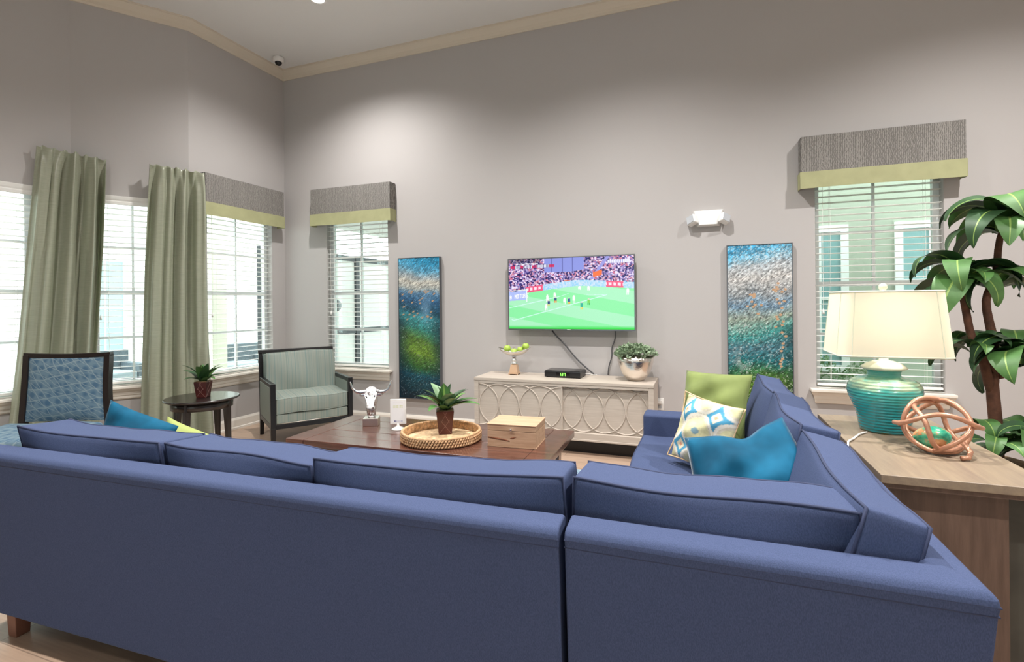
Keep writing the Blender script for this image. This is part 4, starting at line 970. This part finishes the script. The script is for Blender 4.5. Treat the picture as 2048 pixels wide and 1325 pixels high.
for x, y, z, r, lb in AP:
    ca, sa = math.cos(R(4)), math.sin(R(4))
    a = thing('green_apple', lb, 'apple', (-1.82 + x * ca - y * sa, 4.98 + x * sa + y * ca, CZT + z), 0, 'green apples in the silver bowl')
    prof = [(max(0.0005, r * math.sin(math.pi * k / 14) * (1.02 + 0.06 * math.cos(math.pi * k / 14))), -r * 0.95 * math.cos(math.pi * k / 14) - (0.006 * math.exp(-((k - 14) / 1.6) ** 2)) + 0.004 * math.exp(-(k / 1.4) ** 2)) for k in range(15)]
    b = MB(); b.lathe(prof, 20); b.build('fruit', 'apple_green', a, smooth=True)
    b = MB(); b.tube([(0, 0, r * 0.8), (0.003, 0, r * 1.15)], 0.0016, 5); b.build('stem', 'stem_brown', a)

t = thing('cable_box', 'black cable box with green digital readout on the console', 'cable box', (-1.275, 4.985, CZT), R(-3))
boxpart('body', 'black_plastic', t, -0.185, 0.185, -0.11, 0.11, 0.006, 0.064, bevel=0.006); boxpart('top_plate', 'tv_black', t, -0.18, 0.18, -0.10, 0.11, 0.064, 0.068)
boxpart('display', 'tv_black', t, -0.06, 0.08, -0.1125, -0.110, 0.018, 0.052)
for sx in (-0.15, 0.15): boxpart('foot', 'black_plastic', t, sx - 0.015, sx + 0.015, -0.09, 0.09, 0, 0.006)
SEG = {'1': 'bc', '2': 'abged', '7': 'abc'}
for k, ch in enumerate('127'):
    x0 = -0.026 + k * 0.024; b = MB(); q = 0.0022
    S = {'a': (0, 0.012, 0.024, 0.024), 'g': (0, 0.012, 0.012, 0.012), 'd': (0, 0.012, 0, 0), 'b': (0.012, 0.012, 0.012, 0.024), 'c': (0.012, 0.012, 0, 0.012), 'e': (0, 0, 0, 0.012), 'f': (0, 0, 0.012, 0.024)}
    for sname in SEG[ch]:
        xa, xb, za, zb = S[sname]; b.box(x0 + xa - q, x0 + xb + q, -0.1135, -0.1125, 0.023 + za - q, 0.023 + zb + q)
    b.build('digit', 'led_green', t)
cord('power_cable', 'short white cable lying behind the cable box on the console', [(-1.085, 5.06, CZT + 0.025), (-1.05, 5.09, CZT + 0.02), (-1.015, 5.12, CZT + 0.006), (-0.985, 5.14, CZT + 0.006)], 0.004, 'cord_white')

t = thing('silver_planter', 'hammered silver bowl planter with leafy sage-green succulents on console', 'planter', (-0.575, 4.93, CZT))
b = MB(); b.lathe([(0.001, 0.0), (0.066, 0.0), (0.084, 0.012), (0.122, 0.06), (0.150, 0.12), (0.166, 0.18), (0.170, 0.225), (0.164, 0.225), (0.160, 0.19), (0.14, 0.15), (0.001, 0.15)], 40, cap=False); b.build('bowl', 'silver_hammered', t, smooth=True)
b = MB(); b.lathe([(0.001, 0.175), (0.10, 0.19), (0.160, 0.185)], 24, cap=False); b.build('soil', 'moss', t)
b = MB(); rs = random.Random(3)
for k in range(230):
    a = rs.uniform(0, 6.283); r = 0.19 * math.sqrt(rs.random()); cx_, cy_ = r * math.cos(a), r * math.sin(a); zc = 0.215 + 0.085 * (1 - (r / 0.22) ** 2) + rs.uniform(-0.02, 0.035)
    for q in range(7):
        d = Vector((rs.gauss(0, 1) + cx_ * 4, rs.gauss(0, 1) + cy_ * 4, abs(rs.gauss(0.5, 0.7)))).normalized(); L_ = rs.uniform(0.022, 0.042); sd = d.cross(Vector((rs.random(), rs.random(), 0.3))).normalized() * L_ * 0.34; c0 = Vector((cx_, cy_, zc))
        up_ = d.cross(sd).normalized() * 0.003
        b.add([c0, c0 + d * L_ * 0.5 + sd + up_, c0 + d * L_, c0 + d * L_ * 0.5 - sd + up_, c0 + d * L_ * 0.5 - up_ * 1.5], [(0, 1, 4), (1, 2, 4), (2, 3, 4), (3, 0, 4), (0, 3, 2, 1)], 0)
stuff(b.build('foliage', 'succulent', t))

# ------------------------------------------------------------------ striped armchair in the corner
AN = math.atan2(4.58 - 3.91, -3.55 + 4.02)
t = thing('armchair', 'striped sage armchair with black wood frame in the room corner', 'armchair', (-4.02, 3.91, 0), AN)
aw, ad, az = 0.82, 0.72, 0.645   # local x along the front, local y to the back
fb = 0.048
for x in (0, aw - fb):
    b = MB(); b.frustum((x + fb / 2, fb / 2, 0), (0.019, 0.019), (x + fb / 2, fb / 2, 0.20), (0.024, 0.024)); b.box(x, x + fb, 0, fb, 0.20, az); b.build('front_post', 'black_wood', t, bevel=0.003)
    b = MB(); P = [(0.0, az - 0.005), (0.03, az + 0.0), (ad - 0.1, az + 0.015), (ad - 0.05, az + 0.018)]
    b.box(x + 0.002, x + fb - 0.002, fb, ad - 0.04, az - 0.04, az - 0.002); b.build('arm_rail', 'black_wood', t, bevel=0.005)
    boxpart('side_rail', 'black_wood', t, x + 0.004, x + fb - 0.004, fb, ad - 0.03, 0.185, 0.235, bevel=0.003)
    boxpart('side_panel', 'stripe_fabric', t, x + 0.003, x + fb - 0.003, fb + 0.004, ad - 0.03, 0.236, az - 0.042, bevel=0.006)
    b = MB(); b.frustum((x + fb / 2, ad - 0.0, 0), (0.018, 0.018), (x + fb / 2, ad - 0.03, 0.24), (0.023, 0.024)); b.frustum((x + fb / 2, ad - 0.03, 0.24), (0.023, 0.024), (x + fb / 2, ad + 0.06, 0.93), (0.019, 0.017)); b.build('rear_post', 'black_wood', t)
boxpart('front_rail', 'black_wood', t, fb, aw - fb, 0.006, 0.04, 0.185, 0.232, bevel=0.003)
boxpart('rear_rail', 'black_wood', t, fb, aw - fb, ad - 0.045, ad - 0.015, 0.185, 0.232)
b = MB(); b.frustum((aw / 2, ad + 0.052, 0.895), (aw / 2, 0.018), (aw / 2, ad + 0.058, 0.935), (aw / 2, 0.018)); b.build('top_rail', 'black_wood', t, bevel=0.005)
b = MB(); vs = [(fb, ad - 0.035, 0.25), (aw - fb, ad - 0.035, 0.25), (aw - fb, ad + 0.045, 0.895), (fb, ad + 0.045, 0.895)]; vs += [(x, y + 0.02, z) for x, y, z in vs]
b.add(vs, [(0, 1, 2, 3), (7, 6, 5, 4), (0, 4, 5, 1), (1, 5, 6, 2), (2, 6, 7, 3), (3, 7, 4, 0)]); b.build('back_panel', 'stripe_fabric', t)
boxpart('seat_deck', 'stripe_fabric', t, fb + 0.002, aw - fb - 0.002, 0.012, ad - 0.05, 0.233, 0.335, bevel=0.015)
b = MB(); b.tube([(fb + 0.01, 0.009, 0.240), (aw - fb - 0.01, 0.009, 0.240)], 0.004, 6); b.build('nail_trim', 'nickel_satin', t, smooth=True)
sw = aw - 2 * fb - 0.006
box_cushion('seat_cushion', 'stripe_fabric', 'stripe_fabric', t, sw, 0.155, 0.60, (aw / 2, 0.305, 0.415), (R(90), 0, 0), bulge=0.025, seed=71, pipe=0.004)
box_cushion('back_cushion', 'stripe_fabric', 'stripe_fabric', t, sw, 0.17, 0.45, (aw / 2, ad - 0.108, 0.682), (R(-9), 0, 0), bulge=0.03, seed=72, pipe=0.004)

# ------------------------------------------------------------------ blue patterned chair at left
P1, P2 = Vector((-5.14, 2.53)), Vector((-4.57, 2.785)); PA = math.atan2(P2.y - P1.y, P2.x - P1.x); cwid = (P2 - P1).length
t = thing('accent_chair', 'blue geometric-patterned chair with dark wood frame behind the sofa', 'chair', (P1.x, P1.y, 0), PA)
def bk(x, z):   # back rake: local y falls (towards the front) as z drops
    return -0.02 - 0.09 * max(0, (1.05 - z)) ** 1.1
def spread(z): return 0.07 * max(0, (0.85 - z) / 0.55) ** 1.6
for s in (0, 1):
    pts = []
    for k in range(13):
        z = 1.05 - 0.60 * k / 12; x = (-0.15 * spread(z) if s == 0 else cwid + spread(z)); pts.append((x, bk(0, z), z))
    b = MB()
    for k in range(12): 
        a, c = pts[k], pts[k + 1]; hx, hy = 0.022, 0.025
        b.frustum((c[0], c[1], c[2]), (hx, hy), (a[0], a[1], a[2]), (hx, hy))
    b.build('back_post', 'espresso', t)
b = MB(); nseg = 10; vs = []
for k in range(nseg + 1):
    x = -0.022 + (cwid + 0.044) * k / nseg; dz = 0.012 * (1 - (2 * k / nseg - 1) ** 2) * -1; y = bk(0, 1.05)
    vs += [(x, y - 0.02, 1.035 + dz), (x, y + 0.02, 1.035 + dz), (x, y + 0.02, 1.07 + dz), (x, y - 0.02, 1.07 + dz)]
b.add(vs, [(k * 4 + j, k * 4 + (j + 1) % 4, (k + 1) * 4 + (j + 1) % 4, (k + 1) * 4 + j) for k in range(nseg) for j in range(4)] + [(0, 1, 2, 3), tuple(nseg * 4 + j for j in range(4))]); b.build('top_rail', 'espresso', t)
vs, fs = [], []; nx, nz = 12, 14
for side in (0, 1):
    for j in range(nz + 1):
        z = 1.04 - 0.52 * j / nz
        for i in range(nx + 1):
            u = i / nx; x = 0.02 - 0.15 * spread(z) + (cwid - 0.04 + 1.15 * spread(z)) * u; bul = 0.03 * (1 - (2 * u - 1) ** 4) * (1 - (2 * j / nz - 1) ** 4)
            vs.append((x, bk(0, z) + (-0.012 - bul if side == 0 else 0.02 + bul * 0.4), z))
    k = side * (nx + 1) * (nz + 1); fs += [(k + j * (nx + 1) + i, k + j * (nx + 1) + i + 1, k + (j + 1) * (nx + 1) + i + 1, k + (j + 1) * (nx + 1) + i) for j in range(nz) for i in range(nx)]
link('backrest', mk(vs, fs, True), 'geo_fabric', t)
me, _ = cushion_mesh(cwid + 0.10, 0.15, 0.60, 0.03, 0.01, 0.03); link('seat', me, 'geo_fabric', t, (cwid / 2, -0.44, 0.45), (R(90), 0, 0))
b = MB(); b.box(-0.06, cwid + 0.06, -0.74, -0.14, 0.30, 0.372); b.build('seat_rail', 'espresso', t, bevel=0.006)
for x in (-0.04, cwid + 0.04):
    for y0, y1 in ((-0.71, -0.70), (-0.10, -0.17)):
        b = MB(); b.frustum((x, y0, 0), (0.016, 0.016), (x, y1, 0.30), (0.024, 0.024)); b.build('leg', 'espresso', t)

# ------------------------------------------------------------------ round side table with plant
sx_, sy_ = -4.31, 3.40
t = thing('side_table', 'round espresso side table with tapered legs before the curtain', 'side table', (sx_, sy_, 0))
b = MB(); b.lathe([(0.001, 0.575), (0.285, 0.575), (0.305, 0.585), (0.308, 0.592), (0.300, 0.60), (0.001, 0.60)], 56, cap=False); b.build('top', 'espresso', t, smooth=False, bevel=0.002)
b = MB(); b.lathe([(0.235, 0.505), (0.25, 0.505), (0.252, 0.575), (0.235, 0.575), (0.235, 0.505)], 56, cap=False); b.build('apron', 'espresso', t, smooth=True)
for k in range(4):
    a = R(20 + 90 * k); c = (0.225 * math.cos(a), 0.225 * math.sin(a)); c2 = (0.245 * math.cos(a), 0.245 * math.sin(a))
    b = MB(); b.frustum((*c2, 0), (0.014, 0.014), (*c, 0.575), (0.026, 0.026)); b.build('leg', 'espresso', t, bevel=0.003)
small_plant('dark green agave in a maroon pot on the round side table', (sx_ + 0.025, sy_ - 0.01, 0.6005), R(25), 0.145, 0.042, 0.058, 0.235, ['leaf_dark', 'leaf_dark', 'leaf_mid'], 14, 16)

# ------------------------------------------------------------------ sideboard behind the sofa, lamp, knot
t = thing('sideboard', 'weathered brown wood sideboard behind the corner sofa section', 'sideboard', (0.615, 2.20, 0))
bw, bd = 0.52, 1.06
boxpart('top', 'sideboard_top', t, 0, bw, 0, bd, 0.768, 0.80, bevel=0.003)
boxpart('edge_strip', 'sideboard_body', t, 0.006, bw - 0.006, 0.006, bd - 0.006, 0.752, 0.767)
boxpart('front_panel', 'sideboard_body', t, 0.018, 0.382, 0.035, 0.06, 0.05, 0.751, bevel=0.003)
boxpart('carcass', 'sideboard_body', t, 0.018, 0.382, 0.061, bd - 0.04, 0.05, 0.751)
boxpart('end_panel', 'sideboard_dark', t, 0.384, bw - 0.012, 0.065, bd - 0.04, 0.05, 0.751)
for x in (0.03, bw - 0.08):
    for y in (0.07, bd - 0.11): boxpart('foot', 'sideboard_body', t, x, x + 0.05, y, y + 0.05, 0, 0.049)

SZ = 0.8005
t = thing('table_lamp', 'turquoise ceramic jar lamp with cream shade on the sideboard', 'lamp', (0.838, 2.94, SZ))
b = MB(); b.lathe([(0.001, 0.0), (0.098, 0.0), (0.103, 0.01), (0.106, 0.03), (0.115, 0.08), (0.132, 0.13), (0.147, 0.165), (0.154, 0.195), (0.150, 0.222), (0.134, 0.245), (0.105, 0.258), (0.078, 0.263), (0.068, 0.27), (0.067, 0.285), (0.076, 0.300), (0.001, 0.300)], 56, cap=False); b.build('jar', 'teal_glaze', t, smooth=True)
b = MB(); b.lathe([(0.001, 0.298), (0.085, 0.298), (0.095, 0.305), (0.092, 0.312), (0.070, 0.328), (0.040, 0.340), (0.020, 0.343), (0.019, 0.352), (0.010, 0.358), (0.001, 0.358)], 48, cap=False); b.build('lid', 'lid_cream', t, smooth=True)
b = MB(); b.tube([(0, 0, 0.355), (0, 0, 0.69)], 0.005, 8); b.build('rod', 'nickel_satin', t)
def shade_ring(hx, hy, c, n=6):
    pts = []
    for sx, sy, a0 in ((1, 1, 0), (-1, 1, 90), (-1, -1, 180), (1, -1, 270)):
        for k in range(n + 1):
            a = R(a0 + 90 * k / n); pts.append((sx * (hx - c) + c * math.cos(a), sy * (hy - c) + c * math.sin(a)))
    return pts
r0, r1 = shade_ring(0.226, 0.185, 0.05), shade_ring(0.200, 0.160, 0.045)
vs, fs = [], []; nz = 6; n = len(r0)
for j in range(nz + 1):
    for a, c in zip(r0, r1): vs.append((a[0] + (c[0] - a[0]) * j / nz, a[1] + (c[1] - a[1]) * j / nz, 0.374 + 0.300 * j / nz))
fs = [(j * n + k, j * n + (k + 1) % n, (j + 1) * n + (k + 1) % n, (j + 1) * n + k) for j in range(nz) for k in range(n)]
o = link('shade', mk(vs, fs, True), 'shade_linen', t)
for rr, z in ((r0, 0.374), (r1, 0.674)):
    b = MB(); b.tube([(x, y, z) for x, y in rr], 0.004, 6, True); b.build('shade_trim', 'lid_cream', t, smooth=True)
for i in (0, 6, 7, 13, 14, 20, 21, 27):
    b = MB(); b.tube([(r0[i][0] * 1.004, r0[i][1] * 1.004, 0.374), (r1[i][0] * 1.004, r1[i][1] * 1.004, 0.674)], 0.0018, 5); b.build('shade_seam', 'lid_cream', t)
b = MB(); b.lathe([(0.006, 0.678), (0.012, 0.682), (0.019, 0.694), (0.017, 0.708), (0.006, 0.716), (0.001, 0.717)], 16); b.build('finial', 'lid_cream', t, smooth=True)
b = MB(); b.lathe([(0.02, 0.43), (0.03, 0.45), (0.032, 0.49), (0.02, 0.52), (0.001, 0.525)], 16); b.build('bulb', 'matte_white', t, smooth=True)
L = bpy.data.lights.new('lamp_glow', 'POINT'); L.energy = 0.9; L.color = (1, 0.93, 0.80); L.shadow_soft_size = 0.04
o = bpy.data.objects.new('lamp_glow', L); COL.objects.link(o); o.parent = t; o.location = (0, 0, 0.56)
cord('lamp_cord', 'white lamp cord running off the sideboard edge', [(0.745, 2.86, SZ + 0.004), (0.70, 2.80, SZ + 0.005), (0.65, 2.70, SZ + 0.005), (0.618, 2.64, SZ + 0.006), (0.607, 2.60, SZ - 0.004), (0.606, 2.585, SZ - 0.05)], 0.0042, 'cord_white')

t = thing('knot_sculpture', 'copper-toned twisted knot orb beside the turquoise lamp', 'sculpture', (0.925, 2.60, SZ))
NRM = [((0.12, -0.93, 0.35), 0.112), ((-0.75, -0.45, 0.48), 0.112), ((0.72, -0.50, 0.48), 0.110), ((0.05, 0.45, 0.89), 0.120)]
for k, (nv_, r) in enumerate(NRM):
    nn = Vector(nv_).normalized(); ax = nn.orthogonal().normalized(); ay = nn.cross(ax); pts = []
    for i in range(56):
        a = 2 * math.pi * i / 56; rr = r * (1 + 0.06 * math.sin(2 * a + 1.3 * k)); p = ax * rr * math.cos(a) + ay * rr * math.sin(a) + nn * 0.014 * math.sin(3 * a + k)
        p.x *= 1.12; p.z = max(-0.100, p.z * 0.97); pts.append(p + Vector((0, 0, 0.1105)))
    b = MB(); b.tube(pts, 0.0095, 10, True); b.build('strand', 'copper_rope', t, smooth=True)
b = MB(); b.tube([(0.06, -0.07, 0.06), (0.075, -0.095, 0.03), (0.06, -0.115, 0.012), (0.035, -0.12, 0.010)], 0.0095, 10); b.build('strand', 'copper_rope', t, smooth=True)
o = link('ceramic_egg', None, None) if False else None
b = MB(); prof = [(max(0.0005, 0.047 * math.sin(math.pi * k / 20)), -0.066 * math.cos(math.pi * k / 20) * (1.0 + 0.0 * k)) for k in range(21)]; b.lathe(prof, 28)
o = b.build('ceramic_egg', 'egg_glaze', None, smooth=True, loc=(0.905, 2.595, SZ + 0.0575), rot=(0, R(76), R(-12))); tag(o, 'marbled green and tan ceramic egg inside the copper knot', 'egg')

# ------------------------------------------------------------------ tall plant
PY = 3.6
def pp(px, py, dy=0.0): return Vector((1.545 + 0.00225 * (px - 1990), PY + dy, 0.576 + 0.0028 * (905 - py)))
base = pp(1995, 905)
t = thing('tall_plant', 'tall dracaena plant with striped drooping leaves beside the window', 'plant', (base.x, PY, 0))
loc0 = Vector((base.x, PY, 0))
b = MB(); b.lathe([(0.001, 0), (0.15, 0), (0.16, 0.02), (0.20, 0.30), (0.205, 0.50), (0.195, 0.505), (0.19, 0.48), (0.001, 0.48)], 36, cap=False); b.build('basket', 'sideboard_dark', t, smooth=True)
b = MB(); b.lathe([(0.001, 0.545), (0.10, 0.54), (0.17, 0.52), (0.192, 0.485)], 24, cap=False); b.build('moss', 'moss', t, smooth=True)
def stem(pts, rad): b = MB(); b.tube([p - loc0 for p in pts], rad, 10); o = b.build('stem', 'bark', t, smooth=True); s = o.modifiers.new('s', 'SUBSURF'); s.levels = s.render_levels = 1
stem([pp(1995, 930), pp(1994, 870), pp(1990, 820), pp(1986, 780), pp(1986, 740)], [0.040, 0.033, 0.032, 0.032, 0.026])
stem([pp(1984, 790), pp(1972, 750, -0.02), pp(1962, 715, -0.03), pp(1948, 690, -0.03), pp(1936, 665, -0.03), pp(1932, 620, -0.02), pp(1922, 560, 0)], [0.028, 0.024, 0.023, 0.022, 0.020, 0.020, 0.018])
stem([pp(1988, 790), pp(1992, 740, 0.02), pp(1996, 690, 0.02), pp(1985, 640, 0.03), pp(1978, 600, 0.03), pp(1990, 575, 0.03), pp(2004, 550, 0.03), pp(2004, 500, 0.03), pp(2014, 450, 0.02)], [0.030, 0.026, 0.025, 0.022, 0.021, 0.020, 0.019, 0.018, 0.016])
stem([pp(1998, 760, 0.0), pp(2020, 730, -0.03), pp(2035, 700, -0.03)], [0.02, 0.017, 0.015])
LM = [leaf_mesh(0.40, 0.074, (R(68), R(-108)), 0.15, 14, 0.06, 0.010, seed=1), leaf_mesh(0.35, 0.076, (R(35), R(-112)), 0.15, 14, 0.06, 0.010, seed=2), leaf_mesh(0.31, 0.066, (R(75), R(-80)), 0.15, 14, 0.06, 0.010, seed=3)]
for q in LM: q.materials.append(MATS['leaf_dark']); q.materials.append(MATS['leaf_stripe'])
LM2 = [q.copy() for q in LM]
for q in LM2: q.materials[0] = MATS['leaf_mid']
rs = random.Random(21)
def rosette(c, n, sc, squash=1.0, up=0.0):
    for i in range(n):
        a = i * 2.399 + rs.uniform(-0.25, 0.25); k = i % 3; me = (LM, LM2)[(i // 2) % 2][k]; s = sc * rs.uniform(0.82, 1.12)
        o = link('leaf', me, None, t, c - loc0 + Vector((0.01 * math.cos(a), 0.01 * math.sin(a), -0.09 + 0.13 * (i / n))), (R(rs.uniform(-20, 20)), R(rs.uniform(-15, 25) - up), a)); o.scale = (s, s, s)
rosette(pp(1925, 545, 0), 16, 1.0); rosette(pp(2016, 440, 0.02), 18, 1.05); rosette(pp(1945, 685, -0.04), 7, 0.72); rosette(pp(2032, 700, -0.03), 14, 0.95); rosette(pp(1970, 870, -0.12), 9, 0.66, up=15); rosette(pp(2035, 865, -0.08), 9, 0.75, up=15); rosette(pp(1998, 560, 0.03), 6, 0.8)

# ------------------------------------------------------------------ outdoors, seen through the blinds
struct(boxpart('patio_ground', 'concrete', None, -30, -7.001, -12, 30, -0.2, -0.10)); struct(boxpart('patio_ground', 'concrete', None, -7.0, 30, 5.402, 30, -0.2, -0.10))
def facade(name, label, mat, x0, x1, y, z1, wins, rot=0, loc=(0, 0, 0)):
    t = thing(name, label, 'building', loc, rot)
    boxpart('wall', mat, t, x0, x1, y, y + 0.3, -0.1, z1)
    for a, c, za, zb in wins:
        f = MB(); tr = 0.09
        f.box(a - tr, a, y - 0.03, y, za - tr, zb + tr); f.box(c, c + tr, y - 0.03, y, za - tr, zb + tr); f.box(a, c, y - 0.03, y, za - tr, za); f.box(a, c, y - 0.03, y, zb, zb + tr); wv = f.build('window_trim', 'ext_white', t)
        boxpart('pane', 'ext_glass', wv, a, c, y - 0.008, y - 0.002, za, zb)
        boxpart('glazing_bar', 'ext_white', wv, (a + c) / 2 - 0.02, (a + c) / 2 + 0.02, y - 0.025, y - 0.008, za, zb); boxpart('glazing_bar', 'ext_white', wv, a, c, y - 0.024, y - 0.008, (za + zb) / 2 - 0.02, (za + zb) / 2 + 0.02)
    return t
facade('neighbour_building', 'pale cream building wall with white-trimmed windows outside the lamp window', 'ext_sage', -1.0, 9.0, 8.0, 5.0, [(1.30, 1.80, 0.55, 2.36), (2.50, 3.10, 1.0, 2.36)])
facade('neighbour_building', 'white building with gridded windows across the patio at left', 'ext_white', -4.0, 16.0, 13.0, 5.5, [(4.2, 5.2, 0.3, 2.5), (7.4, 8.2, 0.3, 2.5), (10.3, 11.0, 0.3, 2.45)], rot=R(90))
t = thing('patio_column', 'cream stone patio column outside the corner-side window', 'column', (-7.15, 5.85, -0.1)); boxpart('shaft', 'ext_cream', t, -0.13, 0.13, -0.13, 0.13, 0.12, 3.1, bevel=0.01); boxpart('footing', 'ext_cream', t, -0.17, 0.17, -0.17, 0.17, 0, 0.12, bevel=0.01)
def patio_sofa(label, x, y, rz, l, pil):
    t = thing('patio_sofa', label, 'outdoor sofa', (x, y, -0.1), rz, 'grey outdoor seating')
    boxpart('base', 'wicker_grey', t, 0, l, 0, 0.75, 0.05, 0.36, bevel=0.01); boxpart('backrest', 'wicker_grey', t, 0, l, 0.62, 0.75, 0.36, 0.82, bevel=0.01)
    for a in (0, l - 0.12): boxpart('arm', 'wicker_grey', t, a, a + 0.12, 0, 0.62, 0.36, 0.62, bevel=0.01)
    me, _ = cushion_mesh(l - 0.26, 0.14, 0.60, 0.02); link('seat_cushion', me, 'cushion_grey', t, (l / 2, 0.31, 0.435), (R(90), 0, 0))
    for a in (0.05, l - 0.05):
        for y_ in (0.05, 0.70): boxpart('foot', 'ext_dark', t, a - 0.03, a + 0.03, y_ - 0.03, y_ + 0.03, 0, 0.05)
    if pil:
        ca, sa = math.cos(rz), math.sin(rz); lx, ly = l * 0.35, 0.50
        o = link('patio_pillow', pillow_mesh(0.42, 0.42, 0.14, seed=3), 'lime_pillow', None, (x + lx * ca - ly * sa, y + lx * sa + ly * ca, 0.62), (R(-15), 0, rz)); tag(o, 'lime pillow on the grey outdoor sofa outside', 'pillow')
patio_sofa('grey outdoor sofa with a lime pillow, outside the corner-side window', -7.9, 5.9, R(70), 1.5, True)
patio_sofa('grey outdoor seat outside the window between the curtains', -8.6, 4.75, R(80), 0.95, False)
# covered walk outside the window left of the painting
t = thing('porch_roof', 'white porch soffit outside the window left of the painting', 'roof', (0, 0, 0)); boxpart('soffit', 'ext_white', t, -5.5, 0.6, 5.36, 13.0, 2.72, 2.85)
t = thing('porch_roof', 'white eave added to shade the building wall outside the lamp window', 'roof', (0, 0, 0)); boxpart('soffit', 'ext_white', t, 0.602, 6.0, 5.36, 6.9, 2.9, 3.02); t = bpy.data.objects['porch_roof']; boxpart('fascia', 'ext_white', t, -5.56, -5.5, 5.36, 13.0, 2.68, 2.95)  # this eave is added to shade the facing wall; fascia edges the first soffit
t = thing('privacy_fence', 'white panelled screen fence with dark posts outside the corner window', 'fence', (-6.1, 5.8, -0.1), R(88))
for k in range(6): boxpart('post', 'ext_dark', t, k * 1.05 - 0.05, k * 1.05 + 0.05, -0.05, 0.05, 0, 2.42)
for k in range(5):
    for za, zb in ((0.10, 1.00), (1.10, 2.33)): boxpart('panel', 'ext_white', t, k * 1.05 + 0.06, k * 1.05 + 0.99, -0.012, 0.012, za, zb)
for z in (1.05, 2.38, 0.05): boxpart('rail', 'ext_dark', t, 0, 5.25, -0.04, 0.04, z - 0.045, z + 0.045)
t = thing('patio_lantern', 'round black lantern on the white fence outside', 'lantern', (-5.86, 7.1, 1.42)); b = MB(); b.ball((0, 0, 0), 0.14, 18, 10, (0.7, 1, 0.8)); b.build('globe', 'ext_dark', t, smooth=True); b = MB(); b.box(-0.06, 0.0, -0.05, 0.05, -0.22, -0.08); b.build('bracket', 'ext_dark', t)
tag(boxpart('lawn_strip', 'lawn', None, 0.3, 6.0, 5.9, 7.7, -0.10, -0.06), 'green lawn strip outside the lamp window', 'lawn')
for k, (x, y, r) in enumerate(((1.25, 7.3, 0.42), (1.95, 7.45, 0.34))):
    b = MB(); rs = random.Random(k)
    for i in range(700):
        d = Vector((rs.gauss(0, 1), rs.gauss(0, 1), rs.gauss(0, 1))).normalized() * r * rs.uniform(0.75, 1.0); d.z *= 1.0; s = 0.03; u_ = Vector((rs.gauss(0, 1), rs.gauss(0, 1), rs.gauss(0, 1))).normalized() * s; v_ = u_.orthogonal().normalized() * s * 0.5; b.add([d - u_, d + v_, d + u_, d - v_], [(0, 1, 2, 3)])
    t = thing('shrub', ('larger' if k == 0 else 'smaller') + ' rounded green shrub outside the lamp window', 'shrub', (x, y, -0.059)); o = b.build('foliage', 'leaf_mid', t, loc=(0, 0, r + 0.05)); stuff(o); c = MB(); c.tube([(0, 0, 0), (0, 0, r)], 0.02, 6); c.build('stem', 'bark', t)
